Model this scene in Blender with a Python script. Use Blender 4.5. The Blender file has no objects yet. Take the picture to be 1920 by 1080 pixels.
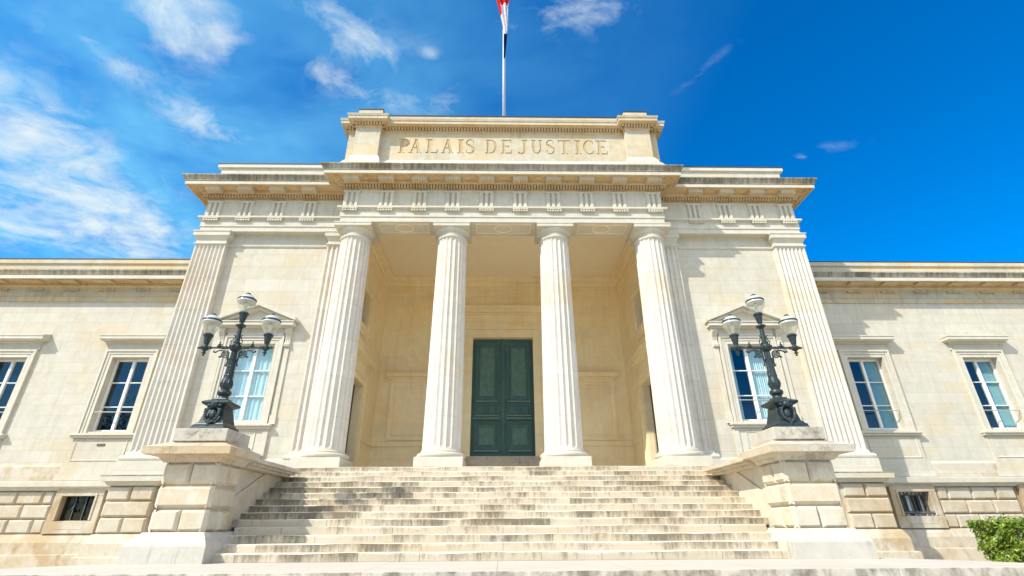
import bpy, bmesh, math, random
from mathutils import Vector, Matrix
random.seed(7)
SC = bpy.context.scene
COL = SC.collection
R = 0.16217          # stair riser
T = 0.33188          # stair tread

# ------------------------------------------------------------------ helpers
class MB:
    """collects shapes that become ONE mesh object"""
    def __init__(s):
        s.v, s.f, s.m = [], [], []
    def face(s, pts, mi=0):
        n = len(s.v); s.v += [tuple(p) for p in pts]; s.f.append(tuple(range(n, n + len(pts)))); s.m.append(mi)
    def box(s, x0, x1, y0, y1, z0, z1, mi=0):
        if x0 > x1: x0, x1 = x1, x0
        n = len(s.v)
        s.v += [(x0,y0,z0),(x1,y0,z0),(x1,y1,z0),(x0,y1,z0),(x0,y0,z1),(x1,y0,z1),(x1,y1,z1),(x0,y1,z1)]
        for q in ((0,3,2,1),(4,5,6,7),(0,1,5,4),(1,2,6,5),(2,3,7,6),(3,0,4,7)):
            s.f.append(tuple(n+i for i in q)); s.m.append(mi)
    def grid(s, rows, closed=False, mi=0):
        n = len(s.v); w = len(rows[0])
        for r in rows: s.v += [tuple(p) for p in r]
        for i in range(len(rows)-1):
            for j in range(w if closed else w-1):
                k = (j+1) % w
                s.f.append((n+i*w+j, n+i*w+k, n+(i+1)*w+k, n+(i+1)*w+j)); s.m.append(mi)
    def prism(s, poly, axis, a, b, mi=0):
        """poly of 2-tuples extruded along axis ('x': (y,z), 'y': (x,z), 'z': (x,y))"""
        def P(q, t):
            return {'x': (t,q[0],q[1]), 'y': (q[0],t,q[1]), 'z': (q[0],q[1],t)}[axis]
        A = [P(q,a) for q in poly]; B = [P(q,b) for q in poly]
        s.face(A, mi); s.face(B[::-1], mi)
        for i in range(len(poly)):
            j = (i+1) % len(poly)
            s.face([A[i],A[j],B[j],B[i]], mi)
    def lathe(s, cx, cy, prof, n=24, mi=0, cap=True):
        rows = [[(cx+r*math.cos(2*math.pi*k/n), cy+r*math.sin(2*math.pi*k/n), z) for k in range(n)] for r, z in prof]
        s.grid(rows, True, mi)
        if cap:
            s.face(rows[0][::-1], mi); s.face(rows[-1], mi)
    def tube(s, pts, r, n=8, mi=0):
        rows = []; pts = [Vector(p) for p in pts]
        rr = r if isinstance(r, (list, tuple)) else [r]*len(pts)
        for i, p in enumerate(pts):
            d = (pts[min(i+1,len(pts)-1)] - pts[max(i-1,0)]).normalized()
            a = d.cross(Vector((0,1,0)) if abs(d.y) < .9 else Vector((1,0,0))).normalized(); b = d.cross(a)
            rows.append([p + rr[i]*(math.cos(2*math.pi*k/n)*a + math.sin(2*math.pi*k/n)*b) for k in range(n)])
        s.grid(rows, True, mi); s.face(rows[0][::-1], mi); s.face(rows[-1], mi)
    def ball(s, c, rx, ry, rz, n=12, mi=0):
        rows = []
        for i in range(n//2+1):
            t = math.pi*i/(n//2); k = max(math.sin(t), .02)
            rows.append([(c[0]+rx*k*math.cos(2*math.pi*j/n), c[1]+ry*k*math.sin(2*math.pi*j/n), c[2]-rz*math.cos(t)) for j in range(n)])
        s.grid(rows, True, mi)
    def sweep(s, path, prof, mi=0, inset=None):
        """moulding: profile (offset, z) run along a plan path, mitred; offset is to the right of travel"""
        P = [Vector(p) for p in path]; N = []
        for i in range(len(P)-1):
            d = (P[i+1]-P[i]).normalized(); N.append(Vector((d.y,-d.x)))
        M = []
        for i in range(len(P)):
            if i == 0: M.append(N[0])
            elif i == len(P)-1: M.append(N[-1])
            else:
                b = N[i-1]+N[i]; M.append(b / max(.2, b.dot(N[i])))
        for a in range(len(P)-1):
            rows = [[(P[i].x+M[i].x*o, P[i].y+M[i].y*o, z) for i in (a, a+1)] for o, z in prof]
            s.grid(rows, False, mi)
    def dentils(s, path, o0, o1, z0, z1, pitch, w, mi=0):
        P = [Vector(p) for p in path]
        for i in range(len(P)-1):
            d = P[i+1]-P[i]; L = d.length; d.normalize(); n = Vector((d.y,-d.x))
            def turn(k):
                if k <= 0 or k >= len(P)-1: return 0
                e = (P[k+1]-P[k]); f = (P[k]-P[k-1]); return f.x*e.y-f.y*e.x
            a0 = -o1 if turn(i) > 0 else (o1 if turn(i) < 0 else 0)
            a1 = L+o1 if turn(i+1) > 0 else (L-o1 if turn(i+1) < 0 else L)
            c = max(1, round((a1-a0)/pitch)); st = (a1-a0)/c
            for k in range(c):
                t = a0+st*(k+.5)
                q = [P[i]+d*(t+e*w/2)+n*o for e, o in ((-1,o0),(1,o0),(1,o1),(-1,o1))]
                s.prism([(p.x,p.y) for p in q], 'z', z0, z1, mi)
    def ring(s, x0, x1, z0, z1, w, y, d, mi=0):
        """rectangular moulded frame in the xz plane, front at y-d"""
        st = [(0,0),(0,d),(w*.35,d),(w*.45,d*.55),(w*.8,d*.4),(w,0)]
        rows = []
        for o, h in st:
            rows.append([(x0+o,y-h,z0+o),(x1-o,y-h,z0+o),(x1-o,y-h,z1-o),(x0+o,y-h,z1-o)])
        s.grid(rows, True, mi)
    def block(s, x0, x1, z0, z1, y, d, c, axis='y', sgn=-1, mi=0):
        """rusticated block: chamfered frustum standing d proud of plane y"""
        j = lambda: random.uniform(-.006,.006)
        def P(u, h, z): return (u, y+sgn*h, z) if axis == 'y' else (y+sgn*h, u, z)
        cc = c
        r0 = [P(x0,0,z0),P(x1,0,z0),P(x1,0,z1),P(x0,0,z1)]
        h = d+j()
        r1 = [P(x0+.004,d*.25,z0+.004),P(x1-.004,d*.25,z0+.004),P(x1-.004,d*.25,z1-.004),P(x0+.004,d*.25,z1-.004)]
        r2 = [P(x0+cc+j(),h,z0+cc+j()),P(x1-cc+j(),h,z0+cc+j()),P(x1-cc+j(),h,z1-cc+j()),P(x0+cc+j(),h,z1-cc+j())]
        s.grid([r0,r1,r2], True, mi); s.face(r2, mi)
    def wall(s, x0, x1, z0, z1, y, depth, holes, axis='y', mi=0):
        """sheet wall with rectangular openings and reveals; holes (x0,x1,z0,z1); depth signed"""
        xs = sorted({x0,x1,*[h[0] for h in holes],*[h[1] for h in holes]})
        zs = sorted({z0,z1,*[h[2] for h in holes],*[h[3] for h in holes]})
        P = (lambda u,t,z: (u,t,z)) if axis == 'y' else (lambda u,t,z: (t,u,z))
        for a, b in zip(xs, xs[1:]):
            for c, d in zip(zs, zs[1:]):
                mx, mz = (a+b)/2, (c+d)/2
                if any(h[0] < mx < h[1] and h[2] < mz < h[3] for h in holes): continue
                s.face([P(a,y,c),P(b,y,c),P(b,y,d),P(a,y,d)], mi)
        for h in holes:
            c4 = [(h[0],h[2]),(h[1],h[2]),(h[1],h[3]),(h[0],h[3])]
            for i in range(4):
                p, q = c4[i], c4[(i+1)%4]
                s.face([P(p[0],y,p[1]),P(q[0],y,q[1]),P(q[0],y+depth,q[1]),P(p[0],y+depth,p[1])], mi)
    def build(s, name, mats, parent=None, smooth=False, merge=True, bevel=0, recalc=True):
        me = bpy.data.meshes.new(name)
        bm = bmesh.new()
        vs = [bm.verts.new(p) for p in s.v]
        for f, m in zip(s.f, s.m):
            try:
                q = bm.faces.new([vs[i] for i in f]); q.material_index = m; q.smooth = smooth
            except ValueError: pass
        if merge: bmesh.ops.remove_doubles(bm, verts=bm.verts, dist=1e-5)
        if recalc: bmesh.ops.recalc_face_normals(bm, faces=bm.faces)
        bm.to_mesh(me); bm.free()
        for m in (mats if isinstance(mats, (list, tuple)) else [mats]): me.materials.append(m)
        o = bpy.data.objects.new(name, me); COL.objects.link(o)
        if parent is not None: o.parent = parent; 
        if bevel:
            b = o.modifiers.new('soft_edges', 'BEVEL'); b.width = bevel; b.segments = 2; b.limit_method = 'ANGLE'
        return o

def tag(o, label=None, cat=None, group=None, kind=None):
    if label: o['label'] = label
    if cat: o['category'] = cat
    if group: o['group'] = group
    if kind: o['kind'] = kind
    return o
def empty(name, loc=(0,0,0)):
    o = bpy.data.objects.new(name, None); COL.objects.link(o); o.location = loc; o.empty_display_size = .3
    return o
def mirx(mb):
    n = MB(); n.v = [(-x,y,z) for x,y,z in mb.v]; n.f = [tuple(f[::-1]) for f in mb.f]; n.m = list(mb.m); return n
def movex(mb, dx, dy=0, dz=0):
    n = MB(); n.v = [(x+dx,y+dy,z+dz) for x,y,z in mb.v]; n.f = list(mb.f); n.m = list(mb.m); return n

# ------------------------------------------------------------------ materials
class NT:
    def __init__(s, name):
        s.mat = bpy.data.materials.new(name); s.mat.use_nodes = True
        s.t = s.mat.node_tree; s.t.nodes.clear()
        s.out = s.n('ShaderNodeOutputMaterial')
    def n(s, typ, ins=None, **kw):
        o = s.t.nodes.new(typ)
        for k, v in kw.items(): setattr(o, k, v)
        for k, v in (ins or {}).items():
            if isinstance(v, bpy.types.NodeSocket): s.t.links.new(v, o.inputs[k])
            else: o.inputs[k].default_value = v
        return o
    def math(s, op, a, b=0.0, c=None, clamp=False):
        d = {0: a, 1: b}
        if c is not None: d[2] = c
        return s.n('ShaderNodeMath', d, operation=op, use_clamp=clamp).outputs[0]
    def noise(s, vec, scale, detail=4, rough=.55, dist=0):
        return s.n('ShaderNodeTexNoise', {'Vector': vec, 'Scale': scale, 'Detail': detail, 'Roughness': rough, 'Distortion': dist}).outputs['Fac']
    def ramp(s, fac, a, b):
        return s.n('ShaderNodeMapRange', {'Value': fac, 'From Min': a, 'From Max': b}).outputs[0]
    def mix(s, fac, a, b, mode='MIX'):
        m = s.n('ShaderNodeMix', data_type='RGBA', blend_type=mode)
        for sock, v in ((m.inputs[0], fac), (m.inputs[6], a), (m.inputs[7], b)):
            if isinstance(v, bpy.types.NodeSocket): s.t.links.new(v, sock)
            else: sock.default_value = v if not isinstance(v, tuple) else (*v[:3], 1)
        return m.outputs[2]
    def finish(s, color, rough=.85, bump=None, bstr=.3, bdist=.02, spec=.3, **kw):
        b = s.n('ShaderNodeBsdfPrincipled')
        def setv(k, v):
            if isinstance(v, bpy.types.NodeSocket): s.t.links.new(v, b.inputs[k])
            else: b.inputs[k].default_value = (*v,1) if isinstance(v, tuple) else v
        setv('Base Color', color); setv('Roughness', rough); setv('Specular IOR Level', spec)
        for k, v in kw.items(): setv(k.replace('_',' '), v)
        if bump is not None:
            bn = s.n('ShaderNodeBump', {'Height': bump, 'Strength': bstr, 'Distance': bdist})
            s.t.links.new(bn.outputs[0], b.inputs['Normal'])
        s.t.links.new(b.outputs[0], s.out.inputs[0])
        return s.mat

def uvz(t):
    """world position unrolled on vertical faces: (x or y, z)"""
    g = t.n('ShaderNodeNewGeometry')
    p = t.n('ShaderNodeSeparateXYZ', {0: g.outputs['Position']}); q = t.n('ShaderNodeSeparateXYZ', {0: g.outputs['True Normal']})
    side = t.math('GREATER_THAN', t.math('ABSOLUTE', q.outputs[0]), .75)
    u = t.math('ADD', t.math('MULTIPLY', p.outputs[0], t.math('SUBTRACT', 1.0, side)), t.math('MULTIPLY', p.outputs[1], side))
    flat = t.math('GREATER_THAN', t.math('ABSOLUTE', q.outputs[2]), .7)
    return g.outputs['Position'], u, p.outputs[2], flat, p, q

def stone(name, ca, cb, ochre, och=(.52,.66), course=.525, bw=1.3, zoff=0.0, mortar=.006, mdark=.72, tone=.12, grime=0.0, fine=.10, bstr=.25, streak=.0, gcol=(.16,.15,.12), gasp=(7.0,1.1), patch=0.0, k=.92, island=0.0, desat=.14):
    def tn(q):
        g = .3*q[0]+.59*q[1]+.11*q[2]
        return tuple((v+(g-v)*desat)*k for v in q)
    ca, cb, ochre = tn(ca), tn(cb), tn(ochre)
    t = NT(name); pos, u, z, flat, P, Q = uvz(t)
    v = t.n('ShaderNodeCombineXYZ', {0: u, 1: t.math('SUBTRACT', z, zoff), 2: 0.0}).outputs[0]
    br = t.n('ShaderNodeTexBrick', {'Vector': v, 'Color1': (0,0,0,1), 'Color2': (1,1,1,1), 'Mortar': (.5,.5,.5,1), 'Scale': 1.0, 'Mortar Size': mortar, 'Mortar Smooth': .6, 'Bias': 0.0, 'Brick Width': bw, 'Row Height': course}, offset=.47)
    tile = t.n('ShaderNodeSeparateColor', {0: br.outputs['Color']}).outputs[0]
    joint = t.math('MULTIPLY', br.outputs['Fac'], t.math('SUBTRACT', 1.0, flat))
    n1 = t.noise(pos, .45, 4, .6, .4); n2 = t.noise(pos, 3.1, 5, .65, .3); n3 = t.noise(pos, 22, 3, .7)
    c = t.mix(t.ramp(n2, .35, .65), ca, cb)
    o = t.math('MULTIPLY', t.ramp(t.math('ADD', t.math('MULTIPLY', n1, .75), t.math('ADD', t.math('MULTIPLY', n2, .13), t.math('MULTIPLY', tile, tone))), och[0], och[1]), .75, clamp=True)
    c = t.mix(o, c, ochre)
    if patch:
        pt = t.math('MULTIPLY', t.ramp(tile, .74, .86), t.ramp(n2, .30, .55))
        c = t.mix(t.math('MULTIPLY', pt, patch), c, ochre)
        pl = t.math('MULTIPLY', t.ramp(tile, .26, .14), t.ramp(n1, .35, .6))
        c = t.mix(t.math('MULTIPLY', pl, patch*.8), c, (.68,.64,.545))
    if island:
        isl = t.n('ShaderNodeNewGeometry').outputs['Random Per Island']
        c = t.mix(t.math('MULTIPLY', t.math('MULTIPLY', t.ramp(isl, .45, 1.0), t.ramp(n2, .32, .6)), island), c, ochre)
        iv = t.math('ADD', .93, t.math('MULTIPLY', isl, .10)); c = t.mix(1.0, c, t.n('ShaderNodeCombineColor', {0: iv, 1: iv, 2: iv}).outputs[0], 'MULTIPLY')
    val = t.math('ADD', 1.0-tone*.5-fine*.5, t.math('ADD', t.math('MULTIPLY', tile, tone), t.math('MULTIPLY', n3, fine)))
    if streak:
        sv = t.n('ShaderNodeCombineXYZ', {0: t.math('MULTIPLY', u, 5.0), 1: t.math('MULTIPLY', z, .35), 2: 0.0}).outputs[0]
        sn = t.ramp(t.noise(sv, 1.0, 5, .65), .5, .75)
        val = t.math('MULTIPLY', val, t.math('SUBTRACT', 1.0, t.math('MULTIPLY', sn, streak)))
    val = t.math('MULTIPLY', val, t.math('SUBTRACT', 1.0, t.math('MULTIPLY', joint, 1-mdark)))
    vc = t.n('ShaderNodeCombineColor', {0: val, 1: val, 2: val}).outputs[0]
    c = t.mix(1.0, c, vc, 'MULTIPLY')
    if grime:
        gv = t.n('ShaderNodeCombineXYZ', {0: t.math('MULTIPLY', u, gasp[0]), 1: t.math('MULTIPLY', z, gasp[1]), 2: t.math('MULTIPLY', t.math('MULTIPLY', P.outputs[1], flat), gasp[0])}).outputs[0]
        gn = t.noise(gv, 1.0, 5, .7); gm = t.math('MULTIPLY', t.ramp(t.math('ADD', t.math('MULTIPLY', gn, .6), t.math('MULTIPLY', t.noise(pos, .8, 4), .4)), .56-.25*grime, .72-.25*grime), .85, clamp=True)
        c = t.mix(gm, c, gcol)
    h = t.math('SUBTRACT', t.noise(pos, 11, 4, .7), t.math('MULTIPLY', joint, .8)) if mortar else t.noise(pos, 11, 4, .7)
    return t.finish(c, .88, h, bstr, .012)

LIME_A, LIME_B, OCH = (.605,.565,.455), (.55,.505,.39), (.56,.455,.285)
M_WALL = stone('limestone_ashlar', LIME_A, LIME_B, OCH, (.51,.70), tone=.10, zoff=.03, mortar=.007, mdark=.72, patch=.42, streak=.10)
M_WING = stone('limestone_ashlar_wing', LIME_A, LIME_B, OCH, (.49,.67), tone=.12, course=.41, bw=1.15, zoff=.1, mortar=.006, mdark=.76, patch=.48, streak=.11)
M_MOULD = stone('limestone_moulding', (.64,.595,.48), (.58,.53,.41), OCH, (.53,.70), course=50, bw=1.25, mortar=.005, tone=.07)
M_COL = stone('limestone_column', (.70,.645,.545), (.63,.57,.465), (.62,.47,.30), (.53,.68), course=1.31, bw=60, mortar=.008, mdark=.70, tone=.10, zoff=.25, fine=.08, streak=.10, patch=.3)
M_ATTIC = stone('limestone_attic', (.63,.565,.42), (.57,.49,.335), (.57,.42,.21), (.45,.60), course=.62, bw=1.5, zoff=11.9, tone=.20, grime=.06, streak=.08, gcol=(.40,.29,.15))
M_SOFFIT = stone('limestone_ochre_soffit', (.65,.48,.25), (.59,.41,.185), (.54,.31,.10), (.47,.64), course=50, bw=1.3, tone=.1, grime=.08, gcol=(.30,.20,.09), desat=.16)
M_FRIEZE = stone('limestone_frieze', (.66,.615,.485), (.60,.545,.405), (.56,.46,.28), (.52,.68), course=50, bw=1.3, tone=.1, grime=.10, streak=.14, gcol=(.36,.31,.21))
M_GRIME = stone('weathered_cymatium', (.47,.425,.325), (.40,.36,.265), (.38,.28,.13), (.5,.65), course=50, bw=1.3, tone=.15, grime=.58, gcol=(.105,.095,.065), mdark=.5)
M_WINGENT = stone('limestone_wing_entablature', (.58,.525,.39), (.52,.46,.32), (.54,.38,.17), (.44,.58), course=.22, bw=1.2, zoff=6.74, tone=.25, grime=.22, streak=.15, gcol=(.27,.24,.15))
M_PORCH = stone('limestone_porch', (.83,.70,.425), (.79,.65,.37), (.74,.54,.25), (.46,.64), course=.52, bw=1.3, mortar=.005, mdark=.84, tone=.08, fine=.05, streak=.10, patch=.2, k=1.07, desat=.14)
M_CEIL = stone('plaster_ceiling', (.78,.68,.50), (.76,.655,.47), (.70,.57,.37), (.5,.75), course=60, bw=60, mortar=0, tone=.0, fine=.03, bstr=.05, k=1.10, desat=.15)
M_RUST = stone('limestone_rustic', (.62,.55,.42), (.56,.48,.34), (.48,.34,.17), (.45,.62), course=60, bw=60, mortar=0, tone=0, fine=.2, grime=.14, bstr=.6, gcol=(.34,.26,.14), gasp=(3.2,1.6), island=.6)
M_PIER = stone('limestone_pier', (.68,.60,.46), (.61,.53,.385), (.58,.41,.20), (.48,.64), course=60, bw=60, mortar=0, tone=0, fine=.2, grime=.05, bstr=.6, gcol=(.36,.27,.14), gasp=(3.2,1.6), island=.6)
M_BASE = stone('limestone_base', (.62,.55,.42), (.56,.48,.355), (.44,.29,.12), (.48,.60), course=60, bw=1.4, tone=.12, fine=.16, grime=.14, bstr=.5, gcol=(.30,.21,.10), gasp=(3.2,1.6))
M_BASEW = stone('limestone_pier_base', (.63,.585,.49), (.57,.525,.43), (.52,.40,.24), (.58,.72), course=60, bw=60, mortar=0, tone=.05, fine=.12, grime=.04, bstr=.4, k=.84)
M_COPE = stone('weathered_coping', (.60,.535,.425), (.52,.455,.35), (.56,.38,.17), (.50,.64), course=60, bw=1.4, tone=.1, fine=.26, grime=.16, bstr=.8, gcol=(.22,.18,.125), gasp=(5.5,4.5))
M_BLOCK = stone('pitted_grey_block', (.56,.50,.405), (.47,.415,.33), (.46,.38,.26), (.55,.7), course=60, bw=60, mortar=0, tone=0, fine=.3, grime=.20, bstr=1.0, gcol=(.13,.11,.085), gasp=(6.5,6.5))

def stain_steps():
    t = NT('limestone_steps'); pos, u, z, flat, P, Q = uvz(t)
    v = t.n('ShaderNodeCombineXYZ', {0: u, 1: t.math('ADD', z, 14*R+.001), 2: 0.0}).outputs[0]
    br = t.n('ShaderNodeTexBrick', {'Vector': v, 'Color1': (0,0,0,1), 'Color2': (1,1,1,1), 'Mortar': (.5,.5,.5,1), 'Scale': 1.0, 'Mortar Size': .006, 'Mortar Smooth': .3, 'Brick Width': 1.72, 'Row Height': R}, offset=.37, squash=.72, squash_frequency=3)
    tile = t.n('ShaderNodeSeparateColor', {0: br.outputs['Color']}).outputs[0]
    vert = t.math('SUBTRACT', 1.0, flat)
    row = t.math('FLOOR', t.math('DIVIDE', t.math('ADD', z, 14*R+.001), R))
    n2 = t.noise(pos, 2.6, 6, .65, .3); n3 = t.noise(pos, 26, 4, .7)
    c = t.mix(t.ramp(n2, .35, .65), (.73,.685,.57), (.66,.605,.485))
    c = t.mix(t.math('MULTIPLY', t.ramp(t.math('ADD', t.noise(pos, 1.1, 4), t.math('MULTIPLY', tile, .12)), .52, .7), .6), c, (.62,.46,.28))
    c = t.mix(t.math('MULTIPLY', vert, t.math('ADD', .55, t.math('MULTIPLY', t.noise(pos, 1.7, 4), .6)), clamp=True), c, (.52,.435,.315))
    # algae and soot run down the risers in broken patches, different for every step
    pv = t.n('ShaderNodeCombineXYZ', {0: t.math('MULTIPLY', u, 1.15), 1: t.math('MULTIPLY', row, 5.37), 2: 0.0}).outputs[0]
    fv = t.n('ShaderNodeCombineXYZ', {0: t.math('MULTIPLY', u, 14.0), 1: t.math('MULTIPLY', z, 3.0), 2: row}).outputs[0]
    fr_ = t.math('FRACT', t.math('DIVIDE', t.math('ADD', z, 14*R+.001), R))
    hang = t.math('MULTIPLY', t.math('SUBTRACT', fr_, .55), .08)
    pat = t.ramp(t.math('ADD', hang, t.math('ADD', t.math('MULTIPLY', t.noise(pv, 1.0, 4, .65), .62), t.math('ADD', t.math('MULTIPLY', t.noise(fv, 1.0, 5, .72), .44), t.math('MULTIPLY', t.math('SUBTRACT', tile, .5), .16)))), .47, .64)
    dirt = t.math('MULTIPLY', t.math('MULTIPLY', pat, t.ramp(n3, .0, .42)), t.math('MULTIPLY', vert, .92), clamp=True)
    c = t.mix(dirt, c, (.15,.125,.085))
    spots = t.math('MULTIPLY', t.ramp(t.noise(pos, 9, 3, .5), .70, .74), .6)
    c = t.mix(spots, c, (.07,.06,.045))
    val = t.math('ADD', .86, t.math('ADD', t.math('MULTIPLY', tile, .12), t.math('MULTIPLY', n3, .12)))
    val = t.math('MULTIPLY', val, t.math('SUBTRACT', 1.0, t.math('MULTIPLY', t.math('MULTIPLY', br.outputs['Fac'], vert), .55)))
    c = t.mix(1.0, c, t.n('ShaderNodeCombineColor', {0: val, 1: val, 2: val}).outputs[0], 'MULTIPLY')
    h = t.math('SUBTRACT', t.math('ADD', t.math('MULTIPLY', n3, .4), t.math('MULTIPLY', n2, .6)), t.math('MULTIPLY', br.outputs['Fac'], .6))
    return t.finish(c, .88, h, .5, .02)
M_STEP = stain_steps()

def landing_mat():
    t = NT('veined_landing_stone'); pos, u, z, flat, P, Q = uvz(t)
    sv = t.n('ShaderNodeMapping', {'Vector': pos, 'Scale': (.35,3.2,1.0), 'Rotation': (0,0,.08)}).outputs[0]
    n = t.noise(sv, 1.4, 8, .7, .8); n3 = t.noise(pos, 30, 4, .7)
    c = t.mix(t.ramp(n, .35, .68), (.56,.51,.43), (.46,.415,.345))
    c = t.mix(t.math('MULTIPLY', t.ramp(t.noise(pos, .9, 4), .55, .7), .5), c, (.55,.44,.31))
    fv = t.n('ShaderNodeCombineXYZ', {0: t.math('MULTIPLY', u, 3.0), 1: t.math('MULTIPLY', z, 1.5), 2: 0.0}).outputs[0]
    d = t.math('MULTIPLY', t.ramp(t.noise(fv, 1.0, 6, .7), .42, .62), t.math('SUBTRACT', 1.0, flat))
    c = t.mix(t.math('MULTIPLY', d, .85), c, (.13,.115,.085))
    jx = t.math('LESS_THAN', t.math('ABSOLUTE', t.math('SUBTRACT', t.math('FRACT', t.math('DIVIDE', t.math('ADD', P.outputs[0], 30.55), 2.1)), .5)), .0035)
    c = t.mix(t.math('MULTIPLY', jx, .6), c, (.2,.17,.13))
    return t.finish(c, .8, t.math('ADD', n3, n), .3, .015)
M_LAND = landing_mat()

def simple(name, col, rough=.6, var=.15, scale=8, spec=.4, bstr=.15, metal=0.0, col2=None):
    t = NT(name); g = t.n('ShaderNodeNewGeometry')
    n = t.noise(g.outputs['Position'], scale, 5, .6)
    b = col2 or tuple(c*(1-var*2) for c in col)
    return t.finish(t.mix(t.ramp(n, .3, .7), col, b), rough, n, bstr, .01, spec, Metallic=metal)
M_IRON = simple('dark_cast_iron', (.028,.047,.049), .42, .25, 14, .4, .3, .0, (.010,.018,.019))
M_IRONHI = simple('dusty_iron', (.03,.052,.056), .5, .2, 12, .35, .3)
M_UNDER = simple('ochre_underside', (.62,.40,.18), .9, .12, 6, .2)  # plates under the mutules, deeper ochre than the fronts
M_LEAD = simple('dark_zinc_flashing', (.035,.037,.04), .6, .2, 5)
M_FRAME = simple('white_window_paint', (.74,.74,.70), .5, .05, 6)
M_CURT = simple('pale_curtain', (.82,.86,.82), .9, .06, 3)
M_CURT2 = simple('teal_grey_curtain', (.36,.50,.49), .9, .06, 3)
M_DARKWOOD = simple('black_door_paint', (.018,.02,.02), .45, .2, 8)
M_GRAVEL = simple('pale_gravel', (.56,.49,.37), .95, .18, 40, .2, .6)
M_ROOMS = simple('dark_interior_shade', (.03,.03,.032), .9, .1, 3)
M_BARS = simple('grey_iron_bars', (.10,.11,.12), .5, .2, 10)
M_STEEL = simple('grey_painted_pole', (.55,.56,.58), .4, .1, 5)
M_RAIL = simple('pale_rail_paint', (.45,.43,.36), .5, .1, 5)
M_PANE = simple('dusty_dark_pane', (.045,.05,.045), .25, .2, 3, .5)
M_BRONZE = simple('brown_vent_metal', (.16,.11,.07), .6, .2, 10)

def door_mat():
    t = NT('aged_green_door_paint'); g = t.n('ShaderNodeNewGeometry'); pos = g.outputs['Position']
    sv = t.n('ShaderNodeMapping', {'Vector': pos, 'Scale': (9,9,.8)}).outputs[0]
    n = t.noise(sv, 1.0, 5, .7); m = t.noise(pos, 1.2, 5, .6, .5); f = t.noise(pos, 40, 3, .6)
    c = t.mix(t.ramp(n, .3, .7), (.088,.180,.145), (.058,.125,.105))
    c = t.mix(t.math('MULTIPLY', t.ramp(m, .42, .62), .75), c, (.058,.120,.122))
    c = t.mix(t.math('MULTIPLY', t.ramp(f, .66, .72), .5), c, (.14,.17,.14))
    return t.finish(c, .5, n, .25, .006, .25)
M_DOOR = door_mat()
M_DOORPANEL = simple('faded_green_panel', (.118,.215,.175), .55, .14, 5, .2)
M_DOORTRIM = simple('worn_door_moulding', (.26,.36,.28), .45, .25, 14, .5)

def glass_mat(name, tint, refl):
    t = NT(name)
    tr = t.n('ShaderNodeBsdfTransparent', {0: (*tint,1)}).outputs[0]
    g = t.n('ShaderNodeNewGeometry'); n = t.noise(g.outputs['Position'], 1.3, 2, .5)
    bn = t.n('ShaderNodeBump', {'Height': n, 'Strength': .05, 'Distance': .05}).outputs[0]
    gl = t.n('ShaderNodeBsdfGlossy', {'Color': (.72,.78,.84,1), 'Roughness': .015, 'Normal': bn}).outputs[0]
    fr = t.math('MULTIPLY', t.math('POWER', t.n('ShaderNodeLayerWeight', {'Blend': .5}).outputs['Facing'], 5.0), .9)
    f = t.math('ADD', refl, fr, clamp=True)
    mx = t.n('ShaderNodeMixShader', {0: f, 1: tr, 2: gl}).outputs[0]
    t.t.links.new(mx, t.out.inputs[0]); return t.mat
M_GLASS = glass_mat('window_glass', (.76,.89,.91), .12)
M_GLASSD = glass_mat('basement_glass', (.25,.32,.34), .03)
def globe_mat():
    t = NT('lamp_globe_glass')
    tr = t.n('ShaderNodeBsdfTransparent', {0: (.93,.93,.88,1)}).outputs[0]
    df = t.n('ShaderNodeBsdfPrincipled', {'Base Color': (.70,.69,.60,1), 'Roughness': .12}).outputs[0]
    lw = t.n('ShaderNodeLayerWeight', {'Blend': .45}).outputs['Facing']
    f = t.math('ADD', t.math('MULTIPLY', lw, .4), .14)
    t.t.links.new(t.n('ShaderNodeMixShader', {0: f, 1: tr, 2: df}).outputs[0], t.out.inputs[0]); return t.mat
M_GLOBE = globe_mat()
M_DOME = simple('white_lamp_dome', (.52,.53,.50), .18, .05, 6, .5, 0)
M_BULB = simple('frosted_bulb', (.8,.78,.7), .5, .05, 6, .5, 0)
def leaf_mat():
    t = NT('hedge_leaves'); g = t.n('ShaderNodeNewGeometry'); r = g.outputs['Random Per Island']
    c = t.mix(r, (.04,.10,.010), (.30,.42,.04))
    c = t.mix(t.math('GREATER_THAN', r, .86), c, (.42,.48,.07))
    b = t.n('ShaderNodeBsdfPrincipled', {'Base Color': c, 'Roughness': .38, 'Specular IOR Level': .5}).outputs[0]
    tl = t.n('ShaderNodeBsdfTranslucent', {'Color': c}).outputs[0]
    t.t.links.new(t.n('ShaderNodeMixShader', {0: .3, 1: b, 2: tl}).outputs[0], t.out.inputs[0]); return t.mat
M_LEAF = leaf_mat()
M_TWIG = simple('hedge_twigs', (.05,.04,.025), .9)
def cloth(name, col):
    t = NT(name)
    d = t.n('ShaderNodeBsdfDiffuse', {'Color': (*col,1)}).outputs[0]; tl = t.n('ShaderNodeBsdfTranslucent', {'Color': (*col,1)}).outputs[0]
    t.t.links.new(t.n('ShaderNodeMixShader', {0: .4, 1: d, 2: tl}).outputs[0], t.out.inputs[0]); return t.mat
M_RED, M_WHITE, M_BLUE = cloth('red_cloth', (.62,.03,.025)), cloth('white_cloth', (.72,.70,.72)), cloth('navy_cloth', (.012,.02,.09))

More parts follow.
